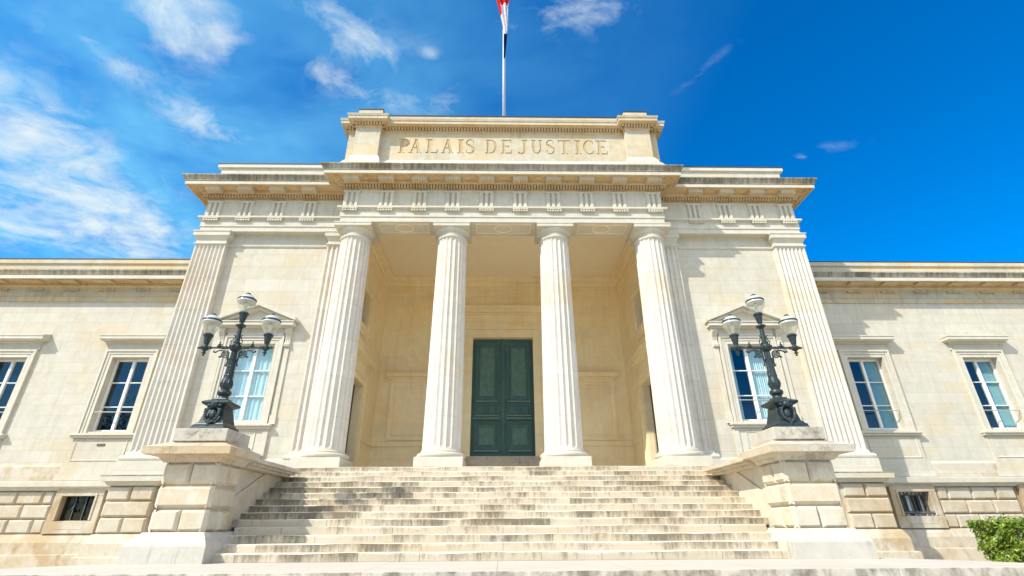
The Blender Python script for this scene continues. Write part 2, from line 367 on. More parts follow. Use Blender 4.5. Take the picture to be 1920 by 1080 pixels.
# ------------------------------------------------------------------ ground, landing
g = MB(); g.face([(-600,-600,-2.76),(600,-600,-2.76),(600,600,-2.76),(-600,600,-2.76)])
tag(g.build('ground', M_GRAVEL), kind='structure')
def landing_poly(k):
    h = [(7.85,-4.4),(8.45,-5.05),(8.85,-5.65),(9.1,-6.15),(9.22,-6.6),(9.25,-7.08)]
    h = [(x+k*.9, y-(k if i == 5 else 0)) for i, (x,y) in enumerate(h)]
    return [(x,y) for x,y in h] + [(-x,y) for x,y in h[::-1]]
for nm, k, zt in (('landing',0,-14*R),('landing_step',.36,-14*R-.163),('landing_step',.72,-14*R-.326)):
    b = MB(); b.prism(landing_poly(k), 'z', zt-.1625 if k < .7 else -2.9, zt)
    tag(b.build(nm, M_LAND, bevel=.012), kind='structure')

# ------------------------------------------------------------------ staircase
stair = tag(empty('stone_staircase', (0,-2.5,-14*R)), 'wide flight of worn pale stone steps with dark streaked risers below the columns', 'staircase')
def worn(i, x0, x1, y0, yb, zt, zb):
    m = MB(); n = int((x1-x0)/.22); rows = []
    ph = random.uniform(0,50)
    def nz(x, k): return .006*math.sin(x*1.7+ph+k)+.005*math.sin(x*4.3+ph*2+k*3)+random.uniform(-.003,.003)
    prof = []
    for j in range(n+1):
        x = x0+(x1-x0)*j/n; a, b = nz(x,0), nz(x,2); c = .018+.01*(math.sin(x*2.1+ph)+1)*.5+random.uniform(0,.006)
        rows.append([(x,y0+.012+a*.3,zb),(x,y0+.006+a*.5,zt-c*1.6+b),(x,y0+c*.4+a,zt-c*.45+b),(x,y0+c*1.5+a,zt+b*.5),(x,yb,zt+.004),(x,yb,zb)])
    m.grid(rows)
    m.face(rows[0]); m.face(rows[-1])
    return m
def wo(o, root):      # keep world coordinates under a root that is not at the origin
    o.parent = root; o.matrix_parent_inverse = Matrix.Translation(root.location).inverted(); return o
for i in range(1, 14):
    y0 = -.133-i*T; xe = 6.3 if i <= 9 else 6.0
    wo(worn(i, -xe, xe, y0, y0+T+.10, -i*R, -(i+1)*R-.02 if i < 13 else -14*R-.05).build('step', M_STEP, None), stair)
b = worn(0, -6.3, 6.3, -.133, 7.3, 0.0, -R-.02)
wo(b.build('porch_floor', M_STEP, None), stair)
b = MB(); b.box(-5.75,5.75,1.2,6.9,.001,.012); wo(b.build('porch_bounce_sheet', simple('pale_bounce_sheet', (.85,.79,.66), .7, .03, 2), None), stair)  # unseen pale sheet added over the porch floor to bounce light upward

# ------------------------------------------------------------------ courthouse
H = empty('courthouse', (0,0,-2.76))
tag(H, 'pale limestone neoclassical courthouse with four fluted columns, fluted corner pilasters and two long lower wings', 'courthouse')
def P(mb, name, mat, parent=None, **kw):
    o = mb.build(name, mat, None, **kw)
    if parent is None: wo(o, H)
    else: o.parent = parent
    return o

# --- columns
def fluted_shaft(cx, cy, z0, z1, r0, r1, nf=20, k=8, depth=.075):
    m = MB(); rows = []
    zs = [z0, z0+.04, z0+.10]+[z0+.10+(z1-z0-.2)*j/10 for j in range(1,11)]+[z1-.06, z1-.02, z1]
    for z in zs:
        t = (z-z0)/(z1-z0); r = r0+(r1-r0)*(t**1.25)
        e = min(1.0, max(0.0, (z-z0-.02)/.08), max(0.0,(z1-.02-z)/.08)); e = math.sqrt(max(e,0))
        row = []
        for f in range(nf):
            for s in range(k):
                a = 2*math.pi*(f+s/k)/nf; w = s/k
                # narrow fillet, then a hollow
                q = 0 if w < .06 else math.sin(math.pi*(w-.06)/.94)
                rr = r*(1-depth*e*q)
                row.append((cx+rr*math.cos(a), cy+rr*math.sin(a), z))
        rows.append(row)
    m.grid(rows, True); return m
CY = .706
def column(cx):
    sh = P(fluted_shaft(cx, CY, .56, 8.22, .622, .545), 'column', M_COL)
    b = MB(); b.box(cx-.748,cx+.748,CY-.748,CY+.748,0.004,.295); P(b,'plinth',M_MOULD,sh,bevel=.012)
    b = MB(); tor = [(.70,.295)]+[(.695+.078*math.cos(a), .375+.08*math.sin(a)) for a in [math.pi*(-.5+j/8) for j in range(9)]]+[(.70,.46),(.665,.462),(.665,.50),(.64,.52),(.622,.57)]
    b.lathe(cx,CY,tor,48); P(b,'base_torus',M_MOULD,sh,smooth=False)
    b = MB(); b.lathe(cx,CY,[(.545,8.20),(.575,8.215),(.592,8.245),(.59,8.285),(.56,8.30),(.545,8.31),(.545,8.43),(.56,8.44),(.565,8.47),(.585,8.475),(.615,8.51),(.645,8.555),(.662,8.60),(.665,8.63)],48)
    b.box(cx-.69,cx+.69,CY-.69,CY+.69,8.628,8.745); b.box(cx-.706,cx+.706,CY-.706,CY+.706,8.747,8.793)
    P(b,'capital',M_MOULD,sh)
for cx in (-5.67,-1.962,1.962,5.67): column(cx)

# --- pilasters
def pilaster(cx, hb, ht, y, yb, nf, wide=.16):
    m = MB(); rows = []
    z0, z1 = .56, 8.22
    zs = [z0,z0+.03,z0+.09,2,4,6,z1-.1,z1-.04,z1]
    for z in zs:
        t = (z-z0)/(z1-z0); h = hb+(ht-hb)*t
        e = math.sqrt(max(0,min(1,(z-z0-.02)/.07,(z1-.03-z)/.07)))
        row = [(cx-h,yb,z),(cx-h,y,z)]
        fw = 2*h*.94/nf
        for f in range(nf):
            xa = cx-h*.94+fw*f
            row.append((xa+fw*.1,y,z))
            for s in range(1,8):
                q = s/8; row.append((xa+fw*(.1+.8*q), y+.062*e*math.sin(math.pi*q), z))
            row.append((xa+fw*.9,y,z))
        row += [(cx+h,y,z),(cx+h,yb,z)]
        rows.append(row)
    m.grid(rows); sh = P(m,'pilaster',M_COL)
    pr = lambda h: [(cx-h,yb),(cx-h,y),(cx+h,y),(cx+h,yb)]
    b = MB(); b.sweep(pr(hb),[(0.02,.58),(.02,.55),(.05,.50),(.05,.465),(.08,.46),(.12,.445),(.15,.41),(.16,.375),(.15,.33),(.12,.30),(.17,.295),(.17,.003),(.17,-.14)])
    P(b,'pilaster_base',M_MOULD,sh)
    b = MB(); b.sweep(pr(ht),[(0,8.18),(.01,8.21),(.045,8.225),(.055,8.25),(.045,8.28),(0.01,8.30),(0,8.31),(0,8.43),(.025,8.45),(.03,8.48),(.06,8.53),(.10,8.565),(.12,8.575),(.12,8.73),(.145,8.75),(.145,8.792),(0,8.793)])
    P(b,'pilaster_capital',M_MOULD,sh)
for s in (-1,1):
    pilaster(s*11.25,.64,.575,.81,1.06,7)
    pilaster(s*6.30,.50,.49,.83,1.06,5)

# --- entablature
PM = [(-6.17,1.75),(-6.17,.04),(6.17,.04),(6.17,1.75)]
PL = [(-11.8,3.2),(-11.8,.77),(-6.0,.77)]; PR = [(-x,y) for x,y in PL[::-1]]
def entab(path, dz, back):
    z = lambda L: [(o,h+dz) for o,h in L]
    a = MB(); a.sweep(path, z([(-1.0,8.795),(0,8.795),(0,9.0),(.03,9.004),(.03,9.33),(.05,9.35),(.13,9.355),(.14,9.36),(.14,9.43),(0,9.435),(-.05,9.44)])); P(a,'architrave',M_MOULD)
    a = MB(); a.sweep(path, z([(0,9.425),(0,10.16),(.02,10.165),(.02,10.24),(.0,10.245)])); P(a,'frieze',M_FRIEZE)
    a = MB(); a.sweep(path, z([(-.02,10.24),(.05,10.245),(.02,10.28),(.02,10.295),(.02,10.425),(.19,10.43),(.21,10.46),(.22,10.558),(.60,10.56),(.62,10.545),(.67,10.545),(.67,10.70),(.60,10.705)]))
    a.dentils(path, .015,.185,10.298+dz,10.42+dz,.112,.066)
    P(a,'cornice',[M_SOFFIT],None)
    a = MB(); a.sweep(path, z([(.672,10.555),(.672,10.70)])); P(a,'corona_band',M_MOULD)
    a = MB(); a.sweep(path, z([(.66,10.70),(.70,10.715),(.70,10.745),(.712,10.76),(.735,10.80),(.765,10.86),(.785,10.90),(.80,10.905),(.80,10.95)])); P(a,'cyma_moulding',M_GRIME)
    a = MB(); a.sweep(path, z([(.80,10.95),(.2,11.12),(-1.2,11.16)])); P(a,'cornice_weathering',M_MOULD)
entab(PM, 0, 1.05); entab(PL, -.006, 1); entab(PR, -.006, 1)
def triglyph(x, y, dz=0, side=None):
    m = MB(); yy = lambda o: y-o
    prof = [(-.295,-.02),(-.295,.02),(-.245,.085),(-.155,.085),(-.10,.0),(-.045,.085),(.045,.085),(.10,.0),(.155,.085),(.245,.085),(.295,.02),(.295,-.02)]
    m.prism([(x+a,yy(o)) for a,o in prof],'z',9.43+dz,10.09+dz)
    m.box(x-.30,x+.30,yy(.095),yy(-.02),10.085+dz,10.165+dz)
    m.box(x-.295,x+.295,yy(.135),yy(0),9.315+dz,9.352+dz)
    for k in range(6):
        cx = x-.245+.098*k
        m.grid([[(cx-.024,yy(.115),9.316+dz),(cx+.024,yy(.115),9.316+dz),(cx+.024,yy(.04),9.316+dz),(cx-.024,yy(.04),9.316+dz)],[(cx-.042,yy(.13),9.235+dz),(cx+.042,yy(.13),9.235+dz),(cx+.042,yy(.035),9.235+dz),(cx-.042,yy(.035),9.235+dz)]],True)
        m.face([(cx-.042,yy(.13),9.235+dz),(cx+.042,yy(.13),9.235+dz),(cx+.042,yy(.035),9.235+dz),(cx-.042,yy(.035),9.235+dz)])
    P(m,'triglyph',M_FRIEZE)
    m = MB(); m.box(x-.29,x+.29,yy(.52),yy(.21),10.422+dz,10.565+dz)
    m.ring(x-.29,x+.29,10.425+dz,10.56+dz,.02,yy(.52),.012)
    m.box(x-.265,x+.265,yy(.497),yy(.225),10.413+dz,10.4225+dz,1)
    for i in range(6):
        for j in range(3):
            m.box(x-.245+.09*i,x-.195+.09*i,yy(.475-.085*j),yy(.43-.085*j),10.392+dz,10.4135+dz,0)
    P(m,'mutule',[M_FRIEZE,M_UNDER])
TM = [-5.85,-4.51,-3.23,-1.945,-.65,.65,1.945,3.23,4.51,5.85]
for x in TM: triglyph(x,.04)
for s in (-1,1):
    for x in (7.72,8.96,10.21,11.45): triglyph(s*x,.77,-.006)
# rosettes carved on the soffit between the mutules
def boss(m, x, y, w, d, z):
    m.grid([[(x-w,y,z),(x,y-d,z),(x+w,y,z),(x,y+d,z)],[(x-w*.85,y,z-.03),(x,y-d*.85,z-.03),(x+w*.85,y,z-.03),(x,y+d*.85,z-.03)],[(x-w*.6,y,z-.012),(x,y-d*.6,z-.012),(x+w*.6,y,z-.012),(x,y+d*.6,z-.012)],[(x-.01,y,z-.045),(x,y-.01,z-.045),(x+.01,y,z-.045),(x,y+.01,z-.045)]],True)
def ros(x, y, w, d, z):
    so = MB(); boss(so,x,y,w,d,z)
    for (a,b_,c,e) in ((x-w*1.12,x+w*1.12,y-d*1.25,y-d*1.12),(x-w*1.12,x+w*1.12,y+d*1.12,y+d*1.25),(x-w*1.12,x-w*1.02,y-d*1.12,y+d*1.12),(x+w*1.02,x+w*1.12,y-d*1.12,y+d*1.12)): so.box(a,b_,c,e,z-.022,z+.002)
    P(so,'soffit_rosette',M_SOFFIT)
for a, c in zip(TM,TM[1:]): ros((a+c)/2,.04-.40,.26,.12,10.562)
for s in (-1,1):
    for x in (8.34,9.585,10.83): ros(s*x,.77-.40,.24,.12,10.556)
    for (x,y) in ((6.38,-.42),(6.66,-.42),(6.66,-.16),(6.66,.10)): ros(s*x,y,.10,.10,10.562)
    for (x,y) in ((12.0,.31),(12.28,.31),(12.28,.57),(12.28,.83),(12.28,1.1),(12.28,1.36)): ros(s*x,y,.10,.10,10.556)
# soffit of the porch beam with framed panels and rings
bs = MB()
for a, c in ((-4.9,-2.72),(-1.2,1.2),(2.72,4.9)):
    x0, x1 = a+.15, c-.15
    for (u0,u1,v0,v1) in ((x0,x1,.18,.205),(x0,x1,.80,.825),(x0,x0+.025,.205,.80),(x1-.025,x1,.205,.80)): bs.box(u0,u1,v0,v1,8.772,8.80)
    rows = []
    for k in range(32):
        t = 2*math.pi*k/32; cx, cy = (a+c)/2, .5
        rows.append([(cx+(.33+.025*math.cos(q))*math.cos(t), cy+(.26+.02*math.cos(q))*math.sin(t), 8.797-.022*abs(math.sin(q))) for q in (0,.8,1.57,2.3,3.14)])
    rows.append(rows[0]); bs.grid(rows)
bs.box(-6.1,6.1,.05,1.05,8.797,9.95)
P(bs,'porch_beam',M_PORCH)

# --- main body walls
for s in (-1,1):
    m = MB()
    x0, x1 = sorted((s*5.8, s*11.85))
    wx = sorted((s*(8.82-.74), s*(8.82+.74)))
    m.wall(x0,x1,-.14,8.82,1.05,.34,[(wx[0],wx[1],1.55,4.27)])
    P(m,'side_bay_wall',M_WALL)
    q = sorted((s*6.8,s*10.68)); m = MB(); m.prism([(1.06,8.215),(1.02,8.215),(1.02,8.25),(1.0,8.252),(1.0,8.30),(1.06,8.30)],'x',*q); P(m,'wall_band',M_MOULD)
    m = MB(); m.prism([(1.06,0),(.99,0),(.99,.30),(1.02,.36),(1.06,.36)],'x',*q); P(m,'wall_base',M_MOULD)
    m = MB(); x = s*11.855; m.face([(x,1.0,-2.76),(x,14,-2.76),(x,14,11.1),(x,1.0,11.1)]); P(m,'pavilion_side_wall',M_WALL)
    # porch side wall with its door and the small window above
    m = MB(); m.wall(1.05,6.95,0,9.95,s*5.8,s*.32,[(2.3,4.45,0,3.65),(2.45,3.75,5.85,7.3)],axis='x'); P(m,'porch_side_wall',M_PORCH)
    m = MB(); xf = s*6.10
    m.box(min(xf,xf+s*.06),max(xf,xf+s*.06),2.25,4.5,0,3.7)
    for (a,b_) in ((2.42,3.32),(3.44,4.34)):
        for (c,d) in ((.25,1.2),(1.4,3.45)):
            m.box(min(xf,xf-s*.03),max(xf,xf-s*.03),a,b_,c,d); m.box(min(xf-s*.03,xf-s*.05),max(xf-s*.03,xf-s*.05),a+.12,b_-.12,c+.12,d-.12)
    P(m,'side_door',M_DARKWOOD)
    m = MB(); xa = s*5.8
    def pb(y0,y1,z0,z1,d): m.box(min(xa,xa-s*d),max(xa,xa-s*d),y0,y1,z0,z1)
    pb(1.8,2.28,0,3.66,.05); pb(4.47,4.97,0,3.66,.05); pb(1.8,4.97,3.66,4.03,.053); pb(1.75,5.02,3.935,4.045,.09); pb(4.85,4.98,0,3.93,.08)
    pb(1.7,5.07,4.05,4.55,.03); pb(1.55,5.2,4.55,4.66,.10); pb(1.45,5.3,4.66,4.88,.22); pb(1.4,5.35,4.88,4.95,.27)
    P(m,'side_door_surround',M_PORCH)
    m = MB()
    pb(2.13,2.43,5.83,7.6,.09); pb(3.77,4.06,5.83,7.6,.09); pb(2.43,3.77,7.32,7.598,.093); pb(2.0,4.2,5.60,5.84,.15); pb(2.05,4.15,5.48,5.60,.10); pb(3.98,4.075,5.84,7.605,.13)
    P(m,'side_window_surround',M_PORCH)
    m = MB(); xg = s*6.08
    m.box(min(xg,xg+s*.03),max(xg,xg+s*.03),2.4,3.8,5.8,7.35); P(m,'side_window_pane',M_PANE)
# porch back wall, ceiling, crown, wainscot
m = MB(); m.wall(-5.85,5.85,0,9.95,6.93,.3,[(-1.46,1.46,0,6.66)]); P(m,'porch_back_wall',M_PORCH)
m = MB(); m.box(-5.9,5.9,1.0,7.0,9.9,10.0); P(m,'porch_ceiling',M_CEIL)
PI_ = [(-5.8,1.05),(-5.8,6.93),(5.8,6.93),(5.8,1.05)]
m = MB(); m.sweep(PI_,[(0,8.84),(.02,8.845),(.02,9.10),(.05,9.11),(.06,9.15),(.04,9.17),(.04,9.45),(.08,9.48),(.11,9.54),(.11,9.58),(.19,9.60),(.20,9.70),(.22,9.72),(.26,9.80),(.27,9.84),(.27,9.9)])
P(m,'porch_crown_moulding',M_PORCH)
m = MB()
for s in (-1,1):
    pa = [(-5.8,5.0),(-5.8,6.93),(-1.95,6.93)]
    if s > 0: pa = [(-x,y) for x,y in pa[::-1]]
    m.sweep(pa,[(0,1.57),(.05,1.585),(.05,1.78),(.03,1.80),(0,1.83)])
P(m,'wainscot_band',M_PORCH)
for s in (-1,1):
    m = MB(); c = s*3.88
    m.ring(c-1.3,c+1.3,1.84,4.5,.16,6.93,.07); m.ring(c-1.04,c+1.04,2.05,4.27,.06,6.93,.03)
    m.box(c-1.3,c+1.3,6.86,6.93,4.5,4.6); m.box(c-1.42,c+1.42,6.78,6.93,4.6,4.68); m.box(c-1.5,c+1.5,6.70,6.93,4.68,4.83); m.box(c-1.53,c+1.53,6.67,6.93,4.83,4.87)
    P(m,'blind_panel',M_PORCH)
# main door
m = MB()
for s in (-1,1):
    m.box(s*1.44,s*1.90,6.85,6.95,1.15,6.655); m.box(s*1.78,s*1.92,6.80,6.86,1.15,7.045)
m.box(-1.90,1.90,6.853,6.95,6.657,7.047); m.box(-1.92,1.92,6.80,6.86,7.05,7.20)
m.box(-1.96,1.96,6.83,6.95,7.20,7.42); m.box(-2.0,2.0,6.80,6.95,7.42,7.48); m.box(-1.96,1.96,6.85,6.95,7.48,7.82)
m.box(-2.05,2.05,6.76,6.95,7.82,7.90); m.box(-2.2,2.2,6.62,6.95,7.90,8.10); m.box(-2.25,2.25,6.57,6.95,8.10,8.22); m.box(-2.25,2.25,6.66,6.95,8.22,8.30)
P(m,'door_surround',M_PORCH,bevel=.01)
m = MB()
for k in range(6):
    z1 = 1.15-.19*k; y0 = 6.78-.3*k; z0 = 0.005 if k else .96
    m.box(-1.9-.03*k,1.9+.03*k,y0,7.25,z1-.19 if k < 5 else .005,z1)
P(m,'door_steps',M_BASE,bevel=.012)
door = empty('door'); wo(door, H)
for s in (-1,1):
    m = MB(); x0, x1 = (.012,1.47)
    m.box(x0,x1,7.19,7.26,1.16,6.7)
    leafm = m
    for (a,b_,c,d) in ((.20,1.28,3.58,6.48),(.20,1.30,2.92,3.54),(.20,1.30,1.38,2.70)):
        m.ring(a,b_,c,d,.13,7.19,.10)
    m.box(.40,1.08,7.14,7.19,3.86,6.20,1); m.box(.42,1.08,7.14,7.19,1.66,2.42,1)
    m.box(.36,1.14,7.175,7.19,3.08,3.38)
    m.box(.14,1.36,7.10,7.19,2.77,2.83); m.box(.14,1.36,7.12,7.19,3.56,3.60); m.box(.05,1.42,7.16,7.19,1.18,1.30)
    if s < 0: m = mirx(m)
    lf = m.build('door_leaf', [M_DOOR, M_DOORPANEL], door, bevel=.006)
    m = MB(); c = .75
    rows = []
    for k in range(25):
        t = 2*math.pi*k/24; rows.append([(c+(.115+.03*math.cos(q))*math.cos(t),7.172-.035*abs(math.sin(q)),3.23+(.115+.03*math.cos(q))*math.sin(t)) for q in (0,.8,1.57,2.3,3.14)])
    m.grid(rows); m.ball((c,7.17,3.23),.04,.03,.04)
    for (a,b_,z) in ((.21,1.27,3.59),(.21,1.29,2.93),(.15,1.35,2.832),(.21,1.29,1.39)): m.box(a,b_,7.085,7.12,z,z+.035,1)
    m.ball((.09,7.10,2.55),.03,.05,.03); m.box(.06,.12,7.15,7.19,2.42,2.68)
    if s < 0: m = mirx(m)
    m.build('door_rosette', [M_DOOR, M_DOORTRIM], lf)
m = MB(); m.box(-.05,.05,7.13,7.19,1.18,6.66); m.build('door_astragal', M_DOOR, door, bevel=.01)

# --- blocking courses, attic, roofs
for s in (-1,1):
    m = MB(); q = sorted((s*5.6,s*11.72)); m.box(q[0],q[1],.86,8,10.9,11.93); P(m,'blocking_course',M_WALL)
    m = MB(); q = sorted((s*5.6,s*11.87)); m.box(q[0],q[1],.78,8.1,11.93,12.09); P(m,'blocking_cap',M_MOULD)
    m = MB(); q = sorted((s*5.6,s*11.89)); m.box(q[0],q[1],.76,8.1,12.092,12.13); P(m,'roof_flashing',M_LEAD)
m = MB(); m.box(-11.8,11.8,1.2,14,11.0,11.06); m.box(-11.84,11.84,13.9,14.0,-2.7,11.0); P(m,'pavilion_roof',M_LEAD)
PA = [(-6.5,4),(-6.5,.3),(-6.13,.3),(-6.13,0),(-5.11,0),(-5.11,.3)]
PAf = PA + [(-x,y) for x,y in PA[::-1]]
for pa in (PA,[(-x,y) for x,y in PA[::-1]]):
    m = MB(); m.sweep(pa,[(0,10.9),(0,13.5)]); P(m,'attic_pier',M_ATTIC)
m = MB(); m.sweep(PAf,[(.16,10.95),(.16,11.55),(.13,11.72),(.03,11.92),(0,11.95)]); P(m,'attic_base',M_MOULD)
m = MB(); m.sweep(PAf,[(-.05,13.40),(.02,13.405),(.04,13.45),(.03,13.49),(.03,13.625),(.16,13.63),(.20,13.65),(.29,13.655)])
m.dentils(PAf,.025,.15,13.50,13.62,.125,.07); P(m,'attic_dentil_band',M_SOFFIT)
m = MB(); m.sweep(PAf,[(.28,13.65),(.30,13.65),(.30,13.78),(.33,13.80),(.34,13.86)]); m.sweep(PAf,[(.345,13.86),(.345,13.885),(.0,13.95),(-.3,13.96)]); P(m,'attic_cornice',M_ATTIC)
m = MB(); m.box(-5.2,5.2,.2,4,13.9,14.25)
for s in (-1,1): m.box(s*5.1,s*6.1,-.08,1.0,13.9,14.32)
P(m,'attic_parapet',M_ATTIC)
m = MB(); m.box(-5.2,5.2,.18,4,14.252,14.30)
for s in (-1,1): m.box(s*5.08,s*6.12,-.1,1.0,14.322,14.37)
m.box(-6.45,6.45,.6,4.0,13.9,13.98)
P(m,'attic_flashing',M_LEAD)

# inscription: letters cut into the panel
def glyph(ch):
    """list of polygons (x,z), cap height 1"""
    S, t, sf = .185, .085, .065          # thick stem, thin stroke, serif thickness
    def bar(x0,z0,x1,z1): return [(x0,z0),(x1,z0),(x1,z1),(x0,z1)]
    def serif(cx, w, z): return bar(cx-w,z,cx+w,z+sf) if z < .5 else bar(cx-w,z-sf,cx+w,z)
    def diag(xa,za,xb,zb,w): return [(xa-w/2,za),(xa+w/2,za),(xb+w/2,zb),(xb-w/2,zb)]
    def arc(cx,cz,rx,rz,a0,a1,wx,wz,n=12):
        o, i = [], []
        for k in range(n+1):
            a = math.radians(a0+(a1-a0)*k/n)
            o.append((cx+rx*math.cos(a),cz+rz*math.sin(a))); i.append((cx+(rx-wx)*math.cos(a),cz+(rz-wz)*math.sin(a)))
        return [[o[k],o[k+1],i[k+1],i[k]] for k in range(n)]
    if ch == 'I': return [bar(.13,0,.13+S,1),serif(.205,.17,0),serif(.205,.17,1)], .41
    if ch == 'L': return [bar(.10,0,.10+S,1),serif(.17,.17,1),bar(.0,0,.66,t),[(.60,t),(.66,t),(.68,.26),(.655,.26)]], .70
    if ch == 'P': return [bar(.10,0,.10+S,1),serif(.17,.17,0),bar(0,1-sf,.32,1),bar(.25,.44,.32,.44+t)]+arc(.30,.72,.32,.28,-90,90,.13,.055), .66
    if ch == 'D': return [bar(.10,0,.10+S,1),bar(0,0,.36,t),bar(0,1-t,.36,1)]+arc(.34,.5,.46,.5,-90,90,.15,.06,16), .84
    if ch == 'E': return [bar(.10,0,.10+S,1),bar(0,0,.66,t),bar(0,1-t,.62,1),bar(.2,.48,.5,.48+t),[(.60,t),(.66,t),(.68,.25),(.655,.25)],[(.57,1-t),(.62,1-t),(.64,.78),(.615,.78)],bar(.47,.40,.5,.62)], .72
    if ch == 'A': return [diag(.12,0,.40,1,t),diag(.66,0,.39,1,S),bar(.2,.33,.58,.33+t),serif(.12,.13,0),serif(.66,.15,0)], .82
    if ch == 'U': return [bar(.12,.30,.12+S,1),serif(.19,.16,1),bar(.62,.30,.62+t,1),serif(.65,.13,1)]+arc(.402,.31,.282,.31,180,360,.11,.09,14), .82
    if ch == 'T': return [bar(.33,0,.33+S,1),serif(.41,.18,0),bar(0,1-t,.82,1),[(0,1-t),(.05,1-t),(.01,.74),(-.02,.74)],[(.77,1-t),(.82,1-t),(.84,.74),(.81,.74)]], .84
    if ch == 'J': return [bar(.42,.22,.42+S,1),serif(.50,.18,1)]+arc(.30,.22,.275,.24,-90,0,.155,.09,8)+[bar(.14,-.02,.31,.06),bar(.04,.0,.17,.13)], .70
    if ch == 'C': return arc(.42,.5,.42,.52,52,308,.15,.07,20)+[[(.66,.92),(.70,.97),(.71,.70),(.68,.70)],[(.66,.08),(.70,.03),(.71,.30),(.68,.30)]], .76
    if ch == 'S': return arc(.29,.75,.25,.27,55,215,.10,.07,12)+arc(.30,.27,.27,.29,-125,40,.11,.075,12)+[[(.08,.62),(.20,.70),(.52,.43),(.40,.33)]]+[[(.44,.95),(.48,.98),(.49,.74),(.46,.74)],[(.08,.05),(.12,.02),(.11,.28),(.07,.28)]], .60
LET = [('P',743.3,765),('A',764,787),('L',795,818),('A',824,847),('I',854.5,866),('S',870,887),('D',907,928.5),('E',936.6,957),('J',968.5,986),('U',993,1014.5),('S',1021.5,1038.5),('T',1044,1069),('I',1076,1087.5),('C',1092,1111),('E',1116.5,1138.3)]
def lx(u): return -4.42+(u-743.3)*.02215+.04
GX0, GX1, GZ0, GZ1, CS = -4.60, 4.55, 12.26, 13.16, .0125
nx, nzc = int(round((GX1-GX0)/CS)), int(round((GZ1-GZ0)/CS))
mask = {}
for li, (ch, u0, u1) in enumerate(LET):
    polys, adv = glyph(ch); xs = [q[0] for p in polys for q in p]; a, b_ = min(xs), max(xs)
    for p in polys:
        q = [(lx(u0)+(x-a)/(b_-a)*(lx(u1)-lx(u0)), 12.34+z*.74) for x,z in p]
        i0, i1 = int((min(t[0] for t in q)-GX0)/CS)-1, int((max(t[0] for t in q)-GX0)/CS)+2
        j0, j1 = int((min(t[1] for t in q)-GZ0)/CS)-1, int((max(t[1] for t in q)-GZ0)/CS)+2
        for gi in range(i0,i1):
            for gj in range(j0,j1):
                x, z = GX0+(gi+.5)*CS, GZ0+(gj+.5)*CS; ins = False
                for k in range(len(q)):
                    (xa,za),(xb,zb) = q[k], q[k-1]
                    if (za > z) != (zb > z) and x < (xb-xa)*(z-za)/(zb-za)+xa: ins = not ins
                if ins: mask[(gi,gj)] = li
m = MB(); YF, YD = .30, .028
for (a,b_,c,d_) in ((-5.13,GX0,11.0,13.5),(GX1,5.13,11.0,13.5),(GX0,GX1,11.0,GZ0),(GX0,GX1,GZ1,13.5)): m.face([(a,YF,c),(b_,YF,c),(b_,YF,d_),(a,YF,d_)])
lets = [MB() for _ in LET]
for gj in range(nzc):
    z0, z1 = GZ0+gj*CS, GZ0+(gj+1)*CS; run = None
    for gi in range(nx+1):
        inm = gi == nx or (gi,gj) in mask
        if not inm and run is None: run = gi
        if inm and run is not None:
            m.face([(GX0+run*CS,YF,z0),(GX0+gi*CS,YF,z0),(GX0+gi*CS,YF,z1),(GX0+run*CS,YF,z1)]); run = None
for (gi,gj), li in mask.items():
    x0, x1, z0, z1 = GX0+gi*CS, GX0+(gi+1)*CS, GZ0+gj*CS, GZ0+(gj+1)*CS
    lets[li].face([(x0,YF+YD,z0),(x1,YF+YD,z0),(x1,YF+YD,z1),(x0,YF+YD,z1)])
    if (gi-1,gj) not in mask: m.face([(x0,YF,z0),(x0,YF,z1),(x0,YF+YD,z1),(x0,YF+YD,z0)])
    if (gi+1,gj) not in mask: m.face([(x1,YF,z0),(x1,YF,z1),(x1,YF+YD,z1),(x1,YF+YD,z0)])
    if (gi,gj-1) not in mask: m.face([(x0,YF,z0),(x1,YF,z0),(x1,YF+YD,z0),(x0,YF+YD,z0)])
    if (gi,gj+1) not in mask: m.face([(x0,YF,z1),(x1,YF,z1),(x1,YF+YD,z1),(x0,YF+YD,z1)])
m.box(-5.13,5.13,.42,.6,11.0,13.5)
panel = P(m,'inscription_panel',M_ATTIC,merge=False)
M_LETTER = simple('ochre_letter_cut', (.56,.42,.22), .9, .15, 10)  # letter floors a slightly deeper ochre than the panel
for lm in lets:
    o = lm.build('letter', M_LETTER, None, merge=True); o.parent = panel

